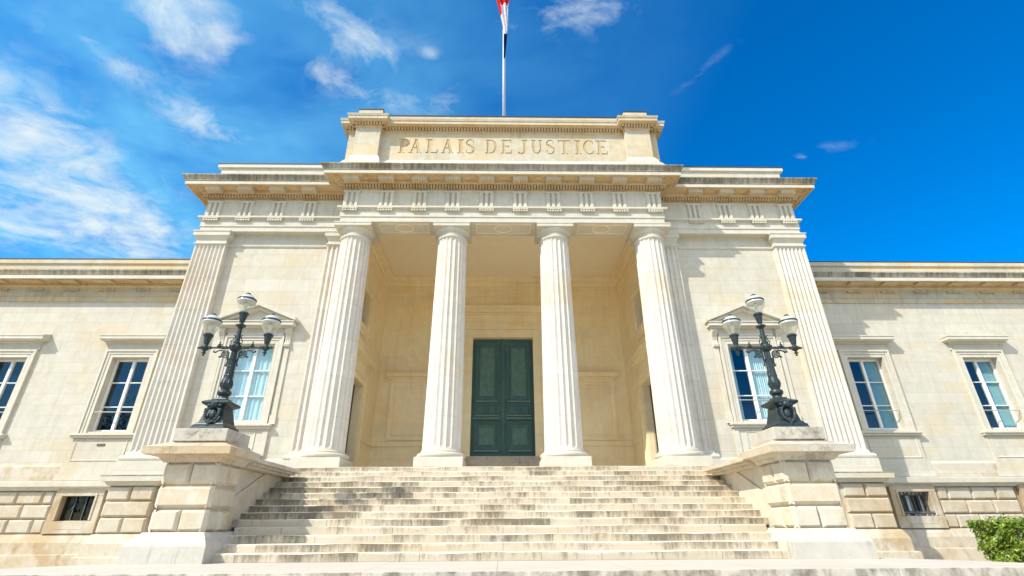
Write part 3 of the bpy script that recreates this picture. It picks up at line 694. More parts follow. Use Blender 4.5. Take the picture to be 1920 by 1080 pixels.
# --- windows
def hood_flat(m, c, y):
    m.box(c-1.06,c+1.06,y-.06,y,4.68,4.76); m.box(c-1.03,c+1.03,y-.03,y,4.76,4.98)
    m.box(c-1.10,c+1.10,y-.12,y,4.93,5.0); m.box(c-1.22,c+1.22,y-.30,y,5.0,5.04); m.box(c-1.25,c+1.25,y-.33,y,5.04,5.16); m.box(c-1.27,c+1.27,y-.35,y,5.16,5.21)
    m.prism([(y-.35,5.211),(y,5.33),(y,5.211)],'x',c-1.26,c+1.26)
def window(c, y, half, z0, z1, kind, rail):
    w = empty('window'); wo(w, H)
    yg = y+.27
    f = MB(); fw = .075
    for (a,b_,d,e) in ((c-half,c-half+fw,z0,z1),(c+half-fw,c+half,z0,z1),(c-half+fw,c+half-fw,z1-.09,z1),(c-half+fw,c+half-fw,z0,z0+.09)): f.box(a,b_,yg-.05,yg+.04,d,e)
    f.box(c-.055,c+.055,yg-.065,yg+.04,z0+.09,z1-.09)
    for t in (.335,.665):
        zz = z0+(z1-z0)*t
        for (a,b_) in ((c-half+fw,c-.055),(c+.055,c+half-fw)): f.box(a,b_,yg-.04,yg+.03,zz-.018,zz+.018)
    f.build('window_frame', M_FRAME, w, bevel=.006)
    for (a,b_) in ((c-half+fw,c-.055),(c+.055,c+half-fw)):
        gm = MB(); k = random.uniform(-.004,.004)
        gm.face([(a,yg+k,z0+.09),(b_,yg-k,z0+.09),(b_,yg-k*.5,z1-.09),(a,yg+k*.6,z1-.09)]); gm.build('pane', M_GLASS, w, recalc=False)
    s = MB(); ow = .30
    def jamb(d0,d1,pr): 
        s.box(c-half-d1,c-half-d0,y-pr,y+.01,z0-.08,z1+d1); s.box(c+half+d0,c+half+d1,y-pr,y+.01,z0-.08,z1+d1); s.box(c-half-d0,c+half+d0,y-pr,y+.01,z1+d0,z1+d1)
    jamb(0,.12,.045); jamb(.12,.22,.065); jamb(.22,.30,.10)
    s.build('window_surround', M_MOULD, w, bevel=.008)
    s = MB(); s.box(c-half-.46,c+half+.46,y-.20,y,z0-.16,z0-.09); s.box(c-half-.43,c+half+.43,y-.15,y,z0-.24,z0-.16)
    s.prism([(y-.2,z0-.09),(y+.27,z0),(y+.27,z0-.09)],'x',c-half,c+half)
    s.build('sill', M_MOULD, w, bevel=.01)
    h = MB()
    if kind == 'flat':
        hood_flat(h, c, y)
        a = MB(); a.box(c-1.05,c+1.05,y-.06,y,.50,z0-.24); a.ring(c-.92,c+.92,.56,z0-.32,.05,y-.06,.02); a.box(c-1.12,c+1.12,y-.10,y,.10,.50); a.box(c-1.2,c+1.2,y-.13,y,-.1,.10)
        a.build('apron', M_WING, w, bevel=.008)
    else:
        h.box(c-1.0,c+1.0,y-.09,y,4.58,4.66); h.box(c-1.06,c+1.06,y-.05,y,4.66,4.83)
        h.box(c-1.30,c+1.30,y-.20,y,4.83,4.88); h.box(c-1.36,c+1.36,y-.33,y,4.88,5.0); h.box(c-1.39,c+1.39,y-.36,y,5.0,5.04)
        ap = 5.62; k = (ap-5.04)/1.39
        for sg in (-1,1):
            pol = [(c+sg*1.42,5.041),(c,ap+.01),(c,ap+.16),(c+sg*1.42,5.17)]
            h.prism(pol,'y',y-.37,y)
            pol = [(c+sg*1.15,5.042),(c,ap-.10),(c,ap+.005),(c+sg*1.38,5.042)]
            h.prism(pol,'y',y-.24,y)
        h.prism([(c-1.2,5.0),(c+1.2,5.0),(c,ap-.05)],'y',y-.08,y)
        for sg in (-1,1):
            cx = c+sg*1.17; q = MB()
            sc = [(y,4.13),(y-.06,4.13),(y-.10,4.17),(y-.11,4.24),(y-.07,4.30),(y-.06,4.40),(y-.09,4.52),(y-.15,4.62),(y-.20,4.70),(y-.21,4.78),(y-.18,4.83),(y,4.83)]
            q.prism(sc,'x',cx-.10,cx+.10)
            for dx in (-.06,0,.06): q.prism([(a_-.012 if i not in (0,len(sc)-1) else a_,b2) for i,(a_,b2) in enumerate(sc)],'x',cx+dx-.018,cx+dx+.018)
            q.build('console', M_MOULD, w)
            q = MB(); q.box(cx-.09,cx+.09,y-.045,y,z0-.09,4.13); q.box(cx-.11,cx+.11,y-.07,y,z0-.09,z0+.22); q.build('side_strip', M_MOULD, w, bevel=.006)
        a = MB(); a.box(c-.95,c+.95,y-.05,y,.40,z0-.24); a.ring(c-.72,c+.72,.66,z0-.36,.05,y-.05,.02); a.box(c-1.12,c-.95,y-.08,y,.36,z0-.24); a.box(c+.95,c+1.12,y-.08,y,.36,z0-.24)
        a.build('apron', M_MOULD, w, bevel=.008)
    h.build('hood' if kind == 'flat' else 'pediment', M_MOULD, w, bevel=.008)
    if rail:
        r = MB(); zr = z0+.70
        r.tube([(c-half,y-.02,zr),(c+half-.02,y-.02,zr)],.017); r.tube([(c+half-.05,y-.02,zr),(c+half+.0,y-.02,zr-.03),(c+half-.02,y+.02,zr-.22),(c+half-.06,y+.12,zr-.30)],.012)
        r.build('safety_rail', M_RAIL, w)
    return w
def curtain(c, y, half, z0, z1, label, mat=None, x0=None):
    m = MB(); rows = []; n = 60; a = c-half if x0 is None else x0; b_ = c+half
    for z in (z0, z1):
        rows.append([(a+(b_-a)*k/n, y+.025*math.sin(k*.9)+.012*math.sin(k*2.3), z) for k in range(n+1)])
    m.grid(rows); o = m.build('curtain', mat or M_CURT, None, smooth=True)
    return tag(o, label, 'curtain', 'curtains behind the windows')
window(-8.82,1.05,.74,1.55,4.27,'pediment',False)
window(8.82,1.05,.74,1.55,4.27,'pediment',True)
WX = (14.41,19.07,23.73)
for s in (-1,1):
    for c in WX: window(s*c,2.95,.71,1.58,4.38,'flat',True)
curtain(-8.82,1.365,.72,1.5,4.4,'pale curtain filling the pedimented window behind the left street lamp')
curtain(8.82,1.40,.72,1.5,4.4,'pale blue drawn back curtain in the pedimented window behind the right street lamp', x0=8.82+.06)
curtain(8.82-.60,1.40,.13,1.5,4.4,'narrow edge of a drawn back curtain in the pedimented window behind the right street lamp')
curtain(14.41,3.28,.70,1.5,4.5,'grey blue half curtain in the right wing window next to the fluted corner pilaster', M_CURT2, x0=14.41+.17)
curtain(19.07,3.28,.70,1.5,4.5,'grey blue half curtain in the right wing window nearest the picture edge', M_CURT2, x0=19.07+.17)
v = MB(); v.box(-14.55,-14.27,2.865,2.885,1.07,1.14); P(v,'vent_grille',M_BRONZE)

# --- wings
for s in (-1,1):
    S2 = lambda a,b_: sorted((s*a,s*b_))
    x0, x1 = S2(11.85,26.5)
    m = MB(); m.wall(x0,x1,-.14,6.78,2.95,.34,[(*S2(c-.71,c+.71),1.58,4.38) for c in WX]); P(m,'wing_wall',M_WING)
    m = MB(); m.box(x0,x1,2.86,2.955,-.14,.36); m.prism([(2.86,.36),(2.95,.44),(2.95,.36)],'x',x0,x1); P(m,'wing_plinth',M_BASE)
    pw = [(-26.5,2.95),(-11.8,2.95)] if s < 0 else [(11.8,2.95),(26.5,2.95)]
    m = MB(); m.sweep(pw,[(0,6.74),(.05,6.745),(.05,6.95),(.07,6.955),(.07,7.27),(.09,7.275),(.12,7.28),(.12,7.335),(.14,7.34),(.17,7.37)]); P(m,'wing_architrave',M_WINGENT)
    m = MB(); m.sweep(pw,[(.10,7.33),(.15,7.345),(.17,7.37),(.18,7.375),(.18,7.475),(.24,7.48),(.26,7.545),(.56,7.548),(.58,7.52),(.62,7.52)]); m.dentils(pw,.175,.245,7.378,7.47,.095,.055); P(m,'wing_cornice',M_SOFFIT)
    m = MB(); m.sweep(pw,[(.56,7.505),(.625,7.505),(.625,7.66),(.5,7.665)]); P(m,'wing_corona_band',M_MOULD)
    m = MB(); m.sweep(pw,[(.60,7.66),(.64,7.67),(.645,7.70),(.67,7.76),(.70,7.82),(.71,7.83),(.71,7.88)]); P(m,'wing_cyma_moulding',M_GRIME)
    m = MB(); m.sweep(pw,[(.71,7.88),(.2,8.0),(.2,8.38),(.23,8.385),(.27,8.40),(.27,8.57),(-.5,8.58)]); P(m,'wing_blocking_course',M_ATTIC)
    m = MB(); m.sweep(pw,[(.285,8.572),(.285,8.61),(-.5,8.615)]); m.box(x0,x1,3.3,13.5,8.4,8.5); m.box(x0,x1,13.4,13.5,-2.7,8.4); m.box(*S2(26.4,26.5),2.95,13.4,-2.7,8.4); P(m,'wing_roof',M_LEAD)
    k = 0
    while 13.4+1.43*k < 26:
        x = s*(13.41+1.43*k); k += 1
        m = MB(); m.box(x-.30,x+.30,2.95-.135,2.9,7.245,7.272)
        for j in range(6):
            cx = x-.25+.1*j; m.box(cx-.032,cx+.032,2.95-.13,2.9,7.165,7.246)
        P(m,'guttae',M_WINGENT)
        m = MB(); m.prism([(2.95-.53,7.46),(2.95-.53,7.55),(2.95-.24,7.55),(2.95-.24,7.46)],'x',x-.34,x+.34); P(m,'wing_mutule',M_SOFFIT)
# basement: pavilion corner and wings
M_JOINT = M_BASE
for s in (-1,1):
    S2 = lambda a,b_: sorted((s*a,s*b_))
    m = MB()
    pj = [(-26.5,2.80),(-12.08,2.80),(-12.08,.76),(-10.64,.76),(-10.64,1.05),(-6.2,1.05)]
    if s > 0: pj = [(-x,y) for x,y in pj[::-1]]
    holes = [(*S2(c-.55,c+.55),-1.36,-.60) for c in WX]
    x0, x1 = S2(12.08,26.5); m.wall(x0,x1,-1.8,-.1,2.835,.45,holes)
    m.sweep(pj[1:] if s < 0 else pj[:-1],[(-.035,-.1),(-.035,-1.8)])
    bw_ = m
    r = MB(); d, c = .095, .055
    def row(xs, z0, z1):
        for a, b_ in zip(xs, xs[1:]): r.block(*S2(a+.006,b_-.006),z0,z1,2.835,d,c)
    Z3 = ((-.855,-.43),(-1.305,-.87),(-1.755,-1.32))
    for (a,e) in ((15.30,18.12),(19.97,22.8),(24.6,26.4)):
        L = e-a; q = L/3.4
        row([a,a+.45*q,a+1.5*q,a+2.55*q,e-.0] if L > 2 else [a,a+.8,e],*Z3[0]); row([a,a+1.13*q,a+2.27*q,e] if L > 2 else [a,a+1.2,e],*Z3[1]); row([a,a+.5*q,a+1.5*q,a+2.55*q,e] if L > 2 else [a,a+.8,e],*Z3[2])
    row([12.35,13.45],*Z3[0]); row([12.35,13.45],*Z3[1]); row([12.35,13.45],*Z3[2])
    for i, (z0,z1) in enumerate(Z3):
        for a, b_ in (((10.66,11.38),(11.38,12.08)) if i != 1 else ((10.66,12.08),)): r.block(*S2(a+.006,b_-.006),z0,z1,.795,d,c)
        for a, b_ in (((.78,1.7),(1.7,2.7)) if i != 1 else ((.78,2.7),)): r.block(a,b_-.01,z0,z1,s*12.045,d,c,'x',s)
        for a, b_ in (((7.35,8.6),(8.6,9.6),(9.6,10.6)) if i != 1 else ((7.35,9.1),(9.1,10.6))): r.block(*S2(a+.006,b_-.006),z0,z1,1.085,d,c)
    bw_.v, k0 = bw_.v+r.v, len(bw_.v); bw_.f += [tuple(i+k0 for i in f) for f in r.f]; bw_.m += [1]*len(r.f)
    P(bw_,'basement_wall',[M_BASE,M_RUST])
    st = MB(); prof = [(0.02,-.43),(.06,-.425),(.07,-.40),(.12,-.34),(.13,-.315),(.23,-.31),(.24,-.16),(.22,-.155),(.22,-.13),(-.3,-.10)]
    st.sweep([(x,y) for x,y in pj],prof); P(st,'string_course',M_COPE if False else M_MOULD)
    lp = MB(); lp.sweep(pj[1:5] if s < 0 else pj[1:5],[(.245,-.165),(.245,-.135),(.20,-.126)]); P(lp,'string_course_lip',M_GRIME)
    bp = MB(); prof = [(-.05,-1.765),(.05,-1.768),(.07,-1.79),(.11,-1.86),(.16,-1.99),(.17,-2.02),(.17,-2.35),(.27,-2.36),(.28,-2.38),(.28,-2.80)]
    bp.sweep(pj,prof); P(bp,'basement_plinth',M_BASE)
    for c in WX:
        w = empty('basement_window'); wo(w, H); cc = s*c
        f = MB()
        f.prism([(cc-.80,-.32),(cc+.80,-.32),(cc+.80,-.58),(cc-.80,-.58)],'y',2.70,2.82)
        for sg in (-1,1): f.prism([(cc+sg*.55,-.58),(cc+sg*.80,-.58),(cc+sg*.83,-1.38),(cc+sg*.55,-1.38)],'y',2.70,2.82); 
        f.box(cc-.84,cc+.84,2.68,2.82,-1.755,-1.38); f.box(cc-.5,cc+.4,2.67,2.69,-1.62,-1.60)
        for sg in (-1,1): f.box(cc+sg*.55,cc+sg*.62,2.67,2.71,-1.36,-.60)
        f.box(cc-.62,cc+.62,2.67,2.71,-.60,-.53)
        f.build('window_surround', M_BASE, w, bevel=.012)
        b_ = MB(); g_ = MB()
        if s < 0:
            for dx in (-.18,.18): b_.box(cc+dx-.016,cc+dx+.016,2.85,2.875,-1.36,-.60)
            b_.ball((cc-.19,2.845,-.98),.03,.03,.05)
            g_.face([(cc-.55,2.89,-1.36),(cc+.55,2.89,-1.36),(cc+.55,2.89,-.60),(cc-.55,2.89,-.60)])
        else:
            for (a,e) in ((-.5,-.44),(-.07,.07),(.40,.46)): b_.box(cc+a,cc+e,3.03,3.09,-1.36,-.64,1)
            b_.box(cc-.55,cc+.55,3.03,3.08,-.68,-.60,1); b_.box(cc-.55,cc+.55,3.03,3.08,-1.36,-1.30,1)
            for k in range(8): b_.box(cc-.5+.14*k-.011,cc-.5+.14*k+.011,2.86,2.885,-1.36,-.60)
            for z in (-.70,-1.24): b_.box(cc-.55,cc+.55,2.855,2.89,z-.02,z+.02)
            b_.tube([(cc-.5,2.80,-1.28),(cc+.56,2.74,-1.28)],.035); b_.ball((cc+.56,2.74,-1.28),.06,.06,.06)
            g_.face([(cc-.55,3.06,-1.36),(cc+.55,3.06,-1.36),(cc+.55,3.06,-.60),(cc-.55,3.06,-.60)])
        b_.build('window_bars', [M_BARS, M_FRAME], w); g_.build('pane', M_GLASSD, w, recalc=False)
# near-black rooms and basement-window sheets behind the glass: interior shade put into the colour
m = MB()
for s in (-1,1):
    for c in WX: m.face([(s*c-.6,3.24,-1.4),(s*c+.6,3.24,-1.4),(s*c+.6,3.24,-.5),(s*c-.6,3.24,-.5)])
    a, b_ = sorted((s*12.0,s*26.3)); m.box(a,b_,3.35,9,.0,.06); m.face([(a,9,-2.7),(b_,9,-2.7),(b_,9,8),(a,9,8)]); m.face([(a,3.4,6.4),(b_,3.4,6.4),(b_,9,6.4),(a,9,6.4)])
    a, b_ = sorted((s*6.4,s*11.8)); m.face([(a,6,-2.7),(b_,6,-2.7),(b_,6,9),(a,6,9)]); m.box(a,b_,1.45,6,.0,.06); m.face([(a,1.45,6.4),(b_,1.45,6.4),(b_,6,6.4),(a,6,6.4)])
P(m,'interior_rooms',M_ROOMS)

# ------------------------------------------------------------------ stair pedestals
def pedestal(s, label):
    root = tag(empty('stair_pedestal', (s*6.65,-4,-14*R)), label, 'pedestal', 'pedestals flanking the staircase')
    S2 = lambda a,b_: sorted((s*a,s*b_))
    q = lambda mb, nm, mat, **kw: wo(mb.build(nm, mat, None, **kw), root)
    pth = [(-7.245,-2.9),(-7.245,-4.55),(-6.09,-4.55),(-6.09,-2.9)]
    if s > 0: pth = [(-x,y) for x,y in pth[::-1]]
    b = MB(); b.sweep(pth,[(-.1,-1.70),(.04,-1.712),(.07,-1.74),(.13,-1.80),(.20,-1.90),(.225,-1.93),(.235,-1.96),(.24,-2.30)]); q(b,'base',M_BASEW)
    r = MB(); r.box(*S2(6.18,7.16),-4.465,-3.4,-1.72,-.30); d, c = .095, .06
    for i, (z0,z1) in enumerate(((-.80,-.355),(-1.255,-.83),(-1.71,-1.285))):
        for a, e in (((6.09,6.665),(6.665,7.245)) if i != 1 else ((6.09,7.245),)): r.block(*S2(a+.004,e-.004),z0,z1,-4.462,d,c)
        for a, e in (((-4.55,-4.05),(-4.05,-3.5)) if i != 1 else ((-4.55,-3.5),)):
            r.block(a+.004,e-.004,z0,z1,s*6.183,d,c,'x',-s); r.block(a+.004,e-.004,z0,z1,s*7.157,d,c,'x',s)
    q(r,'rusticated_body',M_PIER)
    cp = [(-7.245,-3.45),(-7.245,-4.55),(-6.09,-4.55),(-6.09,-3.45)]
    if s > 0: cp = [(-x,y) for x,y in cp[::-1]]
    b = MB(); b.sweep(cp,[(-.06,-.37),(.03,-.355),(.05,-.33),(.10,-.27),(.16,-.235),(.20,-.225),(.335,-.222),(.345,-.10),(.35,-.075),(.15,.0),(-.02,.072)]);
    b.face([(s*5.75,-3.30,-.222),(s*7.6,-3.30,-.222),(s*7.6,-3.30,-.075),(s*5.75,-3.30,-.075)])
    b.box(*S2(6.0,7.2),-4.56,-3.5,-.3,.068); q(b,'cap',M_COPE)
    b = MB(); b.box(*S2(6.6-.5755,6.6+.5755),-4.637,-3.566,.066,.341); q(b,'lamp_block',M_BLOCK,bevel=.02)
    b = MB(); b.box(*S2(6.28,7.2),-3.5,.3,-2.4,-.30)
    pol = [(-3.55,-1.10),(-1.9,-.36),(.1,-.36),(.1,-2.4),(-3.55,-2.4)]
    b.prism(pol,'x',*S2(6.245,6.285))
    q(b,'cheek_wall',M_PIER)
    b = MB()
    b.prism([(s*5.98,-.36),(s*6.28,-.36),(s*6.28,-.30),(s*5.98,-.30)] ,'y',-3.45,-.9)
    b.prism([(s*5.86,-.30),(s*7.3,-.30),(s*7.3,-.25),(s*5.86,-.25)],'y',-3.45,-.85)
    b.prism([(s*5.75,-.25),(s*7.4,-.25),(s*7.4,-.155),(s*6.6,-.10),(s*5.75,-.155)],'y',-3.45,-.76); q(b,'coping',M_COPE,bevel=.008)
    return root
pedestal(-1,'rusticated stone pedestal with weathered cap left of the staircase, carrying a street lamp')
pedestal(1,'rusticated stone pedestal with weathered cap right of the staircase, carrying a street lamp')

# ------------------------------------------------------------------ street lamps
def sq(m, prof, mi=0):
    rows = [[(-h,-h,z),(h,-h,z),(h,h,z),(-h,h,z)] for h,z in prof]
    m.grid(rows,True,mi); m.face(rows[-1],mi); m.face(rows[0][::-1],mi)
def lamp_head(parent, dx, z0):
    """z0 = underside of the cup; 0.83 m tall"""
    cup = MB(); cup.lathe(dx,0,[(.03,z0-.02),(.05,z0),(.045,z0+.03),(.06,z0+.06),(.095,z0+.24),(.115,z0+.26),(.118,z0+.29),(.10,z0+.31),(.05,z0+.31)],20)
    hd = cup.build('lamp_head', M_IRON, parent, smooth=False)
    gl = MB(); gl.lathe(dx,0,[(.098,z0+.30),(.12,z0+.35),(.155,z0+.42),(.19,z0+.49),(.215,z0+.545),(.226,z0+.585)],28,0,False)
    gl.build('glass_globe', M_GLOBE, hd, smooth=True)
    dm = MB(); dm.lathe(dx,0,[(.226,z0+.588),(.226,z0+.61),(.212,z0+.66),(.19,z0+.705),(.16,z0+.745),(.125,z0+.78),(.085,z0+.80),(.065,z0+.805)],28)
    dm.build('globe_dome', M_DOME, hd, smooth=True)
    rg = MB(); rg.lathe(dx,0,[(.205,z0+.640),(.226,z0+.643),(.231,z0+.66),(.222,z0+.682),(.20,z0+.686)],28); rg.lathe(dx,0,[(.072,z0+.80),(.072,z0+.82),(.05,z0+.845),(.03,z0+.862),(.008,z0+.868)],16)
    rg.build('globe_ring', M_IRON, hd)
    bl = MB(); bl.lathe(dx,0,[(.03,z0+.30),(.035,z0+.44),(.05,z0+.47),(.06,z0+.52),(.045,z0+.57),(.01,z0+.585)],14); bl.build('bulb', M_BULB, hd, smooth=True)
def make_lamp():
    L = empty('street_lamp', (0,0,0))
    b = MB(); sq(b,[(.375,0),(.375,.045),(.36,.06),(.36,.10),(.32,.125),(.305,.16),(.275,.18),(.20,.52),(.20,.545),(.245,.57),(.295,.60),(.305,.625),(.305,.65),(.27,.67),(.20,.70),(.15,.73),(.14,.76)])
    base = b.build('base', M_IRON, L, bevel=.008)
    c = MB()   # cartouche and mask on the front, small rosettes on the sides
    c.ball((0,-.255,.34),.09,.035,.12,16); c.ball((0,-.263,.34),.07,.05,.095,16)
    for sg in (-1,1):
        c.tube([(sg*.05,-.27,.53),(sg*.13,-.285,.46),(sg*.15,-.30,.36),(sg*.12,-.31,.24),(sg*.04,-.33,.17),(0,-.345,.13)],[.02,.03,.034,.032,.03,.015],7)
        for k in range(6): c.ball((sg*(.17-.012*k*k*.35),-.30-.008*k,.46-.055*k),.03,.025,.03,8)
    for k in range(5): c.ball((random.uniform(-.03,.03),-.335-.004*k,.22-.03*k),.035,.025,.028,8)
    c.ball((0,-.30,.565),.085,.07,.075,12); c.ball((0,-.355,.545),.035,.04,.04,10)
    for sg in (-1,1): c.ball((sg*.07,-.29,.625),.045,.035,.03,8); c.ball((sg*.12,-.28,.56),.05,.03,.035,8); c.ball((sg*.035,-.36,.585),.014,.012,.012,8)
    c.build('cartouche', M_IRONHI, base)
    sh = MB(); n = 16
    sh.lathe(0,0,[(.13,.72),(.115,.76),(.10,.80),(.11,.83),(.145,.86),(.155,.90),(.145,.94),(.11,.96),(.095,.98),(.105,1.0),(.125,1.05),(.13,1.12),(.12,1.18),(.105,1.24),(.10,1.30)],n*2)
    rows = []
    for z, r in ((1.28,.102),(1.32,.108),(1.34,.10),(1.52,.088),(1.54,.096),(1.56,.086),(1.70,.082),(1.72,.09),(1.745,.09),(1.76,.075),(1.96,.068),(1.97,.085)):
        rows.append([((r-(.008 if k % 2 else 0))*math.cos(2*math.pi*k/32),(r-(.008 if k % 2 else 0))*math.sin(2*math.pi*k/32),z) for k in range(32)])
    sh.grid(rows,True)
    for k in range(8):
        a = 2*math.pi*k/8; sh.tube([(.12*math.cos(a),.12*math.sin(a),1.03),(.132*math.cos(a),.132*math.sin(a),1.12),(.118*math.cos(a),.118*math.sin(a),1.22)],[.012,.02,.006],6)
    sh.lathe(0,0,[(.075,1.94),(.12,1.97),(.135,2.02),(.135,2.06),(.12,2.10),(.075,2.13)],16)
    for a in range(8): sh.ball((.125*math.cos(a*math.pi/4),.125*math.sin(a*math.pi/4),2.04),.035,.035,.05,8)
    sh.lathe(0,0,[(.085,2.12),(.09,2.16),(.06,2.20),(.055,2.36),(.05,2.55),(.07,2.56),(.075,2.575),(.115,2.59),(.12,2.61),(.115,2.63),(.06,2.65),(.055,2.66)],20)
    for sg in (-1,1):
        sh.tube([(sg*.05,0,2.14),(sg*.12,0,2.13),(sg*.135,0,2.19),(sg*.10,0,2.25),(sg*.075,0,2.30),(sg*.085,0,2.35),(sg*.11,0,2.36)],.013,6)
    sh.build('post', M_IRON, L)
    lamp_head(L, 0, 2.655)
    for sg in (-1,1):
        a = MB()
        a.tube([(sg*.10,0,2.03),(sg*.84,0,2.03)],.024,10)
        for x in (.22,.30,.62,.66): a.lathe(sg*x,0,[(.02,1.995),(.036,2.0),(.036,2.06),(.02,2.065)],10)
        a.ball((sg*.86,0,2.03),.05,.035,.035,10); a.ball((sg*.92,0,2.03),.02,.02,.02,8)
        a.lathe(sg*.74,0,[(.012,1.82),(.03,1.835),(.03,1.85),(.014,1.86),(.018,1.875),(.05,1.89),(.052,1.905),(.03,1.92),(.03,1.95),(.05,1.96),(.075,1.985),(.085,2.02),(.08,2.06),(.05,2.08),(.035,2.10)],16)
        for k in range(6): a.ball((sg*.74+.08*math.cos(k*1.047),.08*math.sin(k*1.047),2.03),.026,.026,.034,8)
        # finial standing on the bar
        a.lathe(sg*.40,0,[(.03,2.04),(.045,2.06),(.03,2.08),(.022,2.10),(.034,2.115),(.012,2.15),(.02,2.165),(.004,2.20)],12)
        for k in range(4): a.ball((sg*.40+.045*math.cos(k*1.57),.045*math.sin(k*1.57),2.07),.018,.018,.018,8)
        # scrolled bracket under the bar
        ring = [(sg*(.21+.085*math.cos(t)),0,1.865+.085*math.sin(t)) for t in [2*math.pi*k/20 for k in range(21)]]
        a.tube(ring,.017,8); ring = [(sg*(.21+.045*math.cos(t)),0,1.865+.045*math.sin(t)) for t in [2*math.pi*k/14 for k in range(15)]]; a.tube(ring,.012,6)
        for k in range(4):
            t = k*math.pi/2+.78; a.tube([(sg*.21,0,1.865),(sg*(.21+.085*math.cos(t)),0,1.865+.085*math.sin(t))],.010,6)
        a.tube([(sg*.50,0,1.93),(sg*.46,0,1.915),(sg*.42,0,1.945),(sg*.36,0,1.965),(sg*.28,0,1.955),(sg*.22,0,1.96)],[.02,.026,.018,.02,.02,.016],8)
        a.ball((sg*.50,0,1.93),.03,.025,.03,8)
        a.tube([(sg*.13,0,1.86),(sg*.125,0,1.74),(sg*.11,0,1.66),(sg*.13,0,1.60)],[.016,.022,.018,.022],8); a.ball((sg*.13,0,1.58),.03,.025,.03,8)
        a.ball((sg*.32,0,1.80),.03,.02,.03,8); a.tube([(sg*.27,0,1.81),(sg*.34,0,1.785),(sg*.36,0,1.80)],.014,6)
        a.build('arm', M_IRON, L)
        lamp_head(L, sg*.74, 2.075)
    return L
def kids(o): return [c for c in bpy.data.objects if c.parent == o]
def copy_tree(o, parent=None):
    c = o.copy(); COL.objects.link(c); c.parent = parent
    for ch in kids(o): copy_tree(ch, c)
    return c
lamp = make_lamp(); lamp2 = copy_tree(lamp)
for o, s, lab in ((lamp,-1,'ornate black iron three-globe street lamp on the left stair pedestal'),(lamp2,1,'ornate black iron three-globe street lamp on the right stair pedestal')):
    o.location = (s*6.6,-4.10,.343); tag(o, lab, 'street lamp', 'street lamps on the stair pedestals')

# ------------------------------------------------------------------ flag and pole
fp = tag(empty('flagpole', (0,2.0,14.3)), 'thin grey flagpole standing on the roof above the inscription', 'flagpole')
m = MB(); m.lathe(0,0,[(.055,-.3),(.055,5),(.045,11),(.03,14.5)],12); m.build('pole', M_STEEL, fp, smooth=True)
m = MB(); m.ball((0,0,14.55),.09,.09,.09); m.build('finial', M_STEEL, fp, smooth=True)
m = MB(); m.tube([(.075,-.05,.4),(.07,-.04,6.0),(.05,0,13.9)],.008,5); m.build('halyard', M_STEEL, fp)
fl = tag(empty('flag', (.05,1.95,19.9)), 'limp French tricolour flag hanging against the flagpole', 'flag')
prof = [(19.85,.03,.035),(20.4,.06,.05),(21.0,.075,.075),(21.7,.095,.095),(22.2,.09,.13),(22.7,.06,.17),(23.2,.02,.21),(23.6,-.01,.24),(24.1,-.03,.30),(24.6,-.01,.40),(25.2,.03,.52),(26.0,.06,.62),(27.0,.10,.60),(28.0,.12,.5)]
NU = 28; rows = []; rr = random.Random(3)
for zi, (z, cx, w) in enumerate(prof):
    row = []
    for k in range(NU+1):
        u = k/NU*2-1
        row.append((cx+w*u, 1.86+.10*math.sin(u*7.5+zi*.35)*min(1,w*3.2)+.02*math.sin(u*11), z+.05*u*u))
    rows.append(row)
parts = {'red_stripe': (MB(),M_RED), 'white_stripe': (MB(),M_WHITE), 'blue_stripe': (MB(),M_BLUE)}
for i in range(len(rows)-1):
    for k in range(NU):
        q = [rows[i][k],rows[i][k+1],rows[i+1][k+1],rows[i+1][k]]
        z = sum(p[2] for p in q)/4; u = (k+.5)/NU*2-1
        lim_w = 21.75+.15*u; lim_r = 24.0-1.0*max(0,-u-.35)*1.6+.35*math.cos(u*2)
        if z < lim_w: nmx = 'blue_stripe'
        elif z < lim_r and not (u < -.55 and z > 23.0): nmx = 'white_stripe'
        else: nmx = 'red_stripe'
        parts[nmx][0].face(q)
for nmx, (mb, mt) in parts.items(): wo(mb.build(nmx, mt, None, smooth=True), fl)

# ------------------------------------------------------------------ hedge
hd = tag(empty('hedge', (16.5,-.4,-2.76)), 'clipped bright green box hedge at the foot of the right wing', 'hedge')
lv = MB(); rg = random.Random(11)
X0, X1, Y0, Y1, ZT = 13.85, 19.5, -1.0, .2, -1.56
def leaf(c, nrm, L, W):
    n = Vector(nrm).normalized(); a = n.orthogonal().normalized()
    a.rotate(Matrix.Rotation(rg.uniform(0,6.28),3,n)); b = n.cross(a); c = Vector(c)
    lv.face([c-a*L*.5, c-b*W*.5+n*.006, c+a*L*.5, c+b*W*.5+n*.006])
def bump(u, w): return .07*math.sin(u*3.1+w*2)+.05*math.sin(u*7.3+1+w*5)+.06*math.sin(w*9+u*4)
for i in range(13000):
    k = rg.random()
    dep = abs(rg.gauss(0,.11))
    if k < .52:
        x, z = rg.uniform(X0,X1), rg.uniform(-2.74,ZT); p = (x, Y0+bump(x,z)+dep, z); n = (rg.gauss(0,.5),-1,rg.gauss(.5,.5))
    elif k < .80:
        x, y = rg.uniform(X0,X1), rg.uniform(Y0,Y1); p = (x, y, ZT+bump(x,y)*.8-dep+(.06 if rg.random() < .15 else 0)); n = (rg.gauss(0,.5),rg.gauss(-.2,.5),1)
    else:
        y, z = rg.uniform(Y0,Y1), rg.uniform(-2.74,ZT); p = (X0+bump(y,z)*1.2+dep, y, z); n = (-1,rg.gauss(0,.5),rg.gauss(.5,.5))
    leaf(p, n, rg.uniform(.06,.15), rg.uniform(.04,.075))
wo(lv.build('foliage', M_LEAF, None, merge=False), hd)
tw = MB()
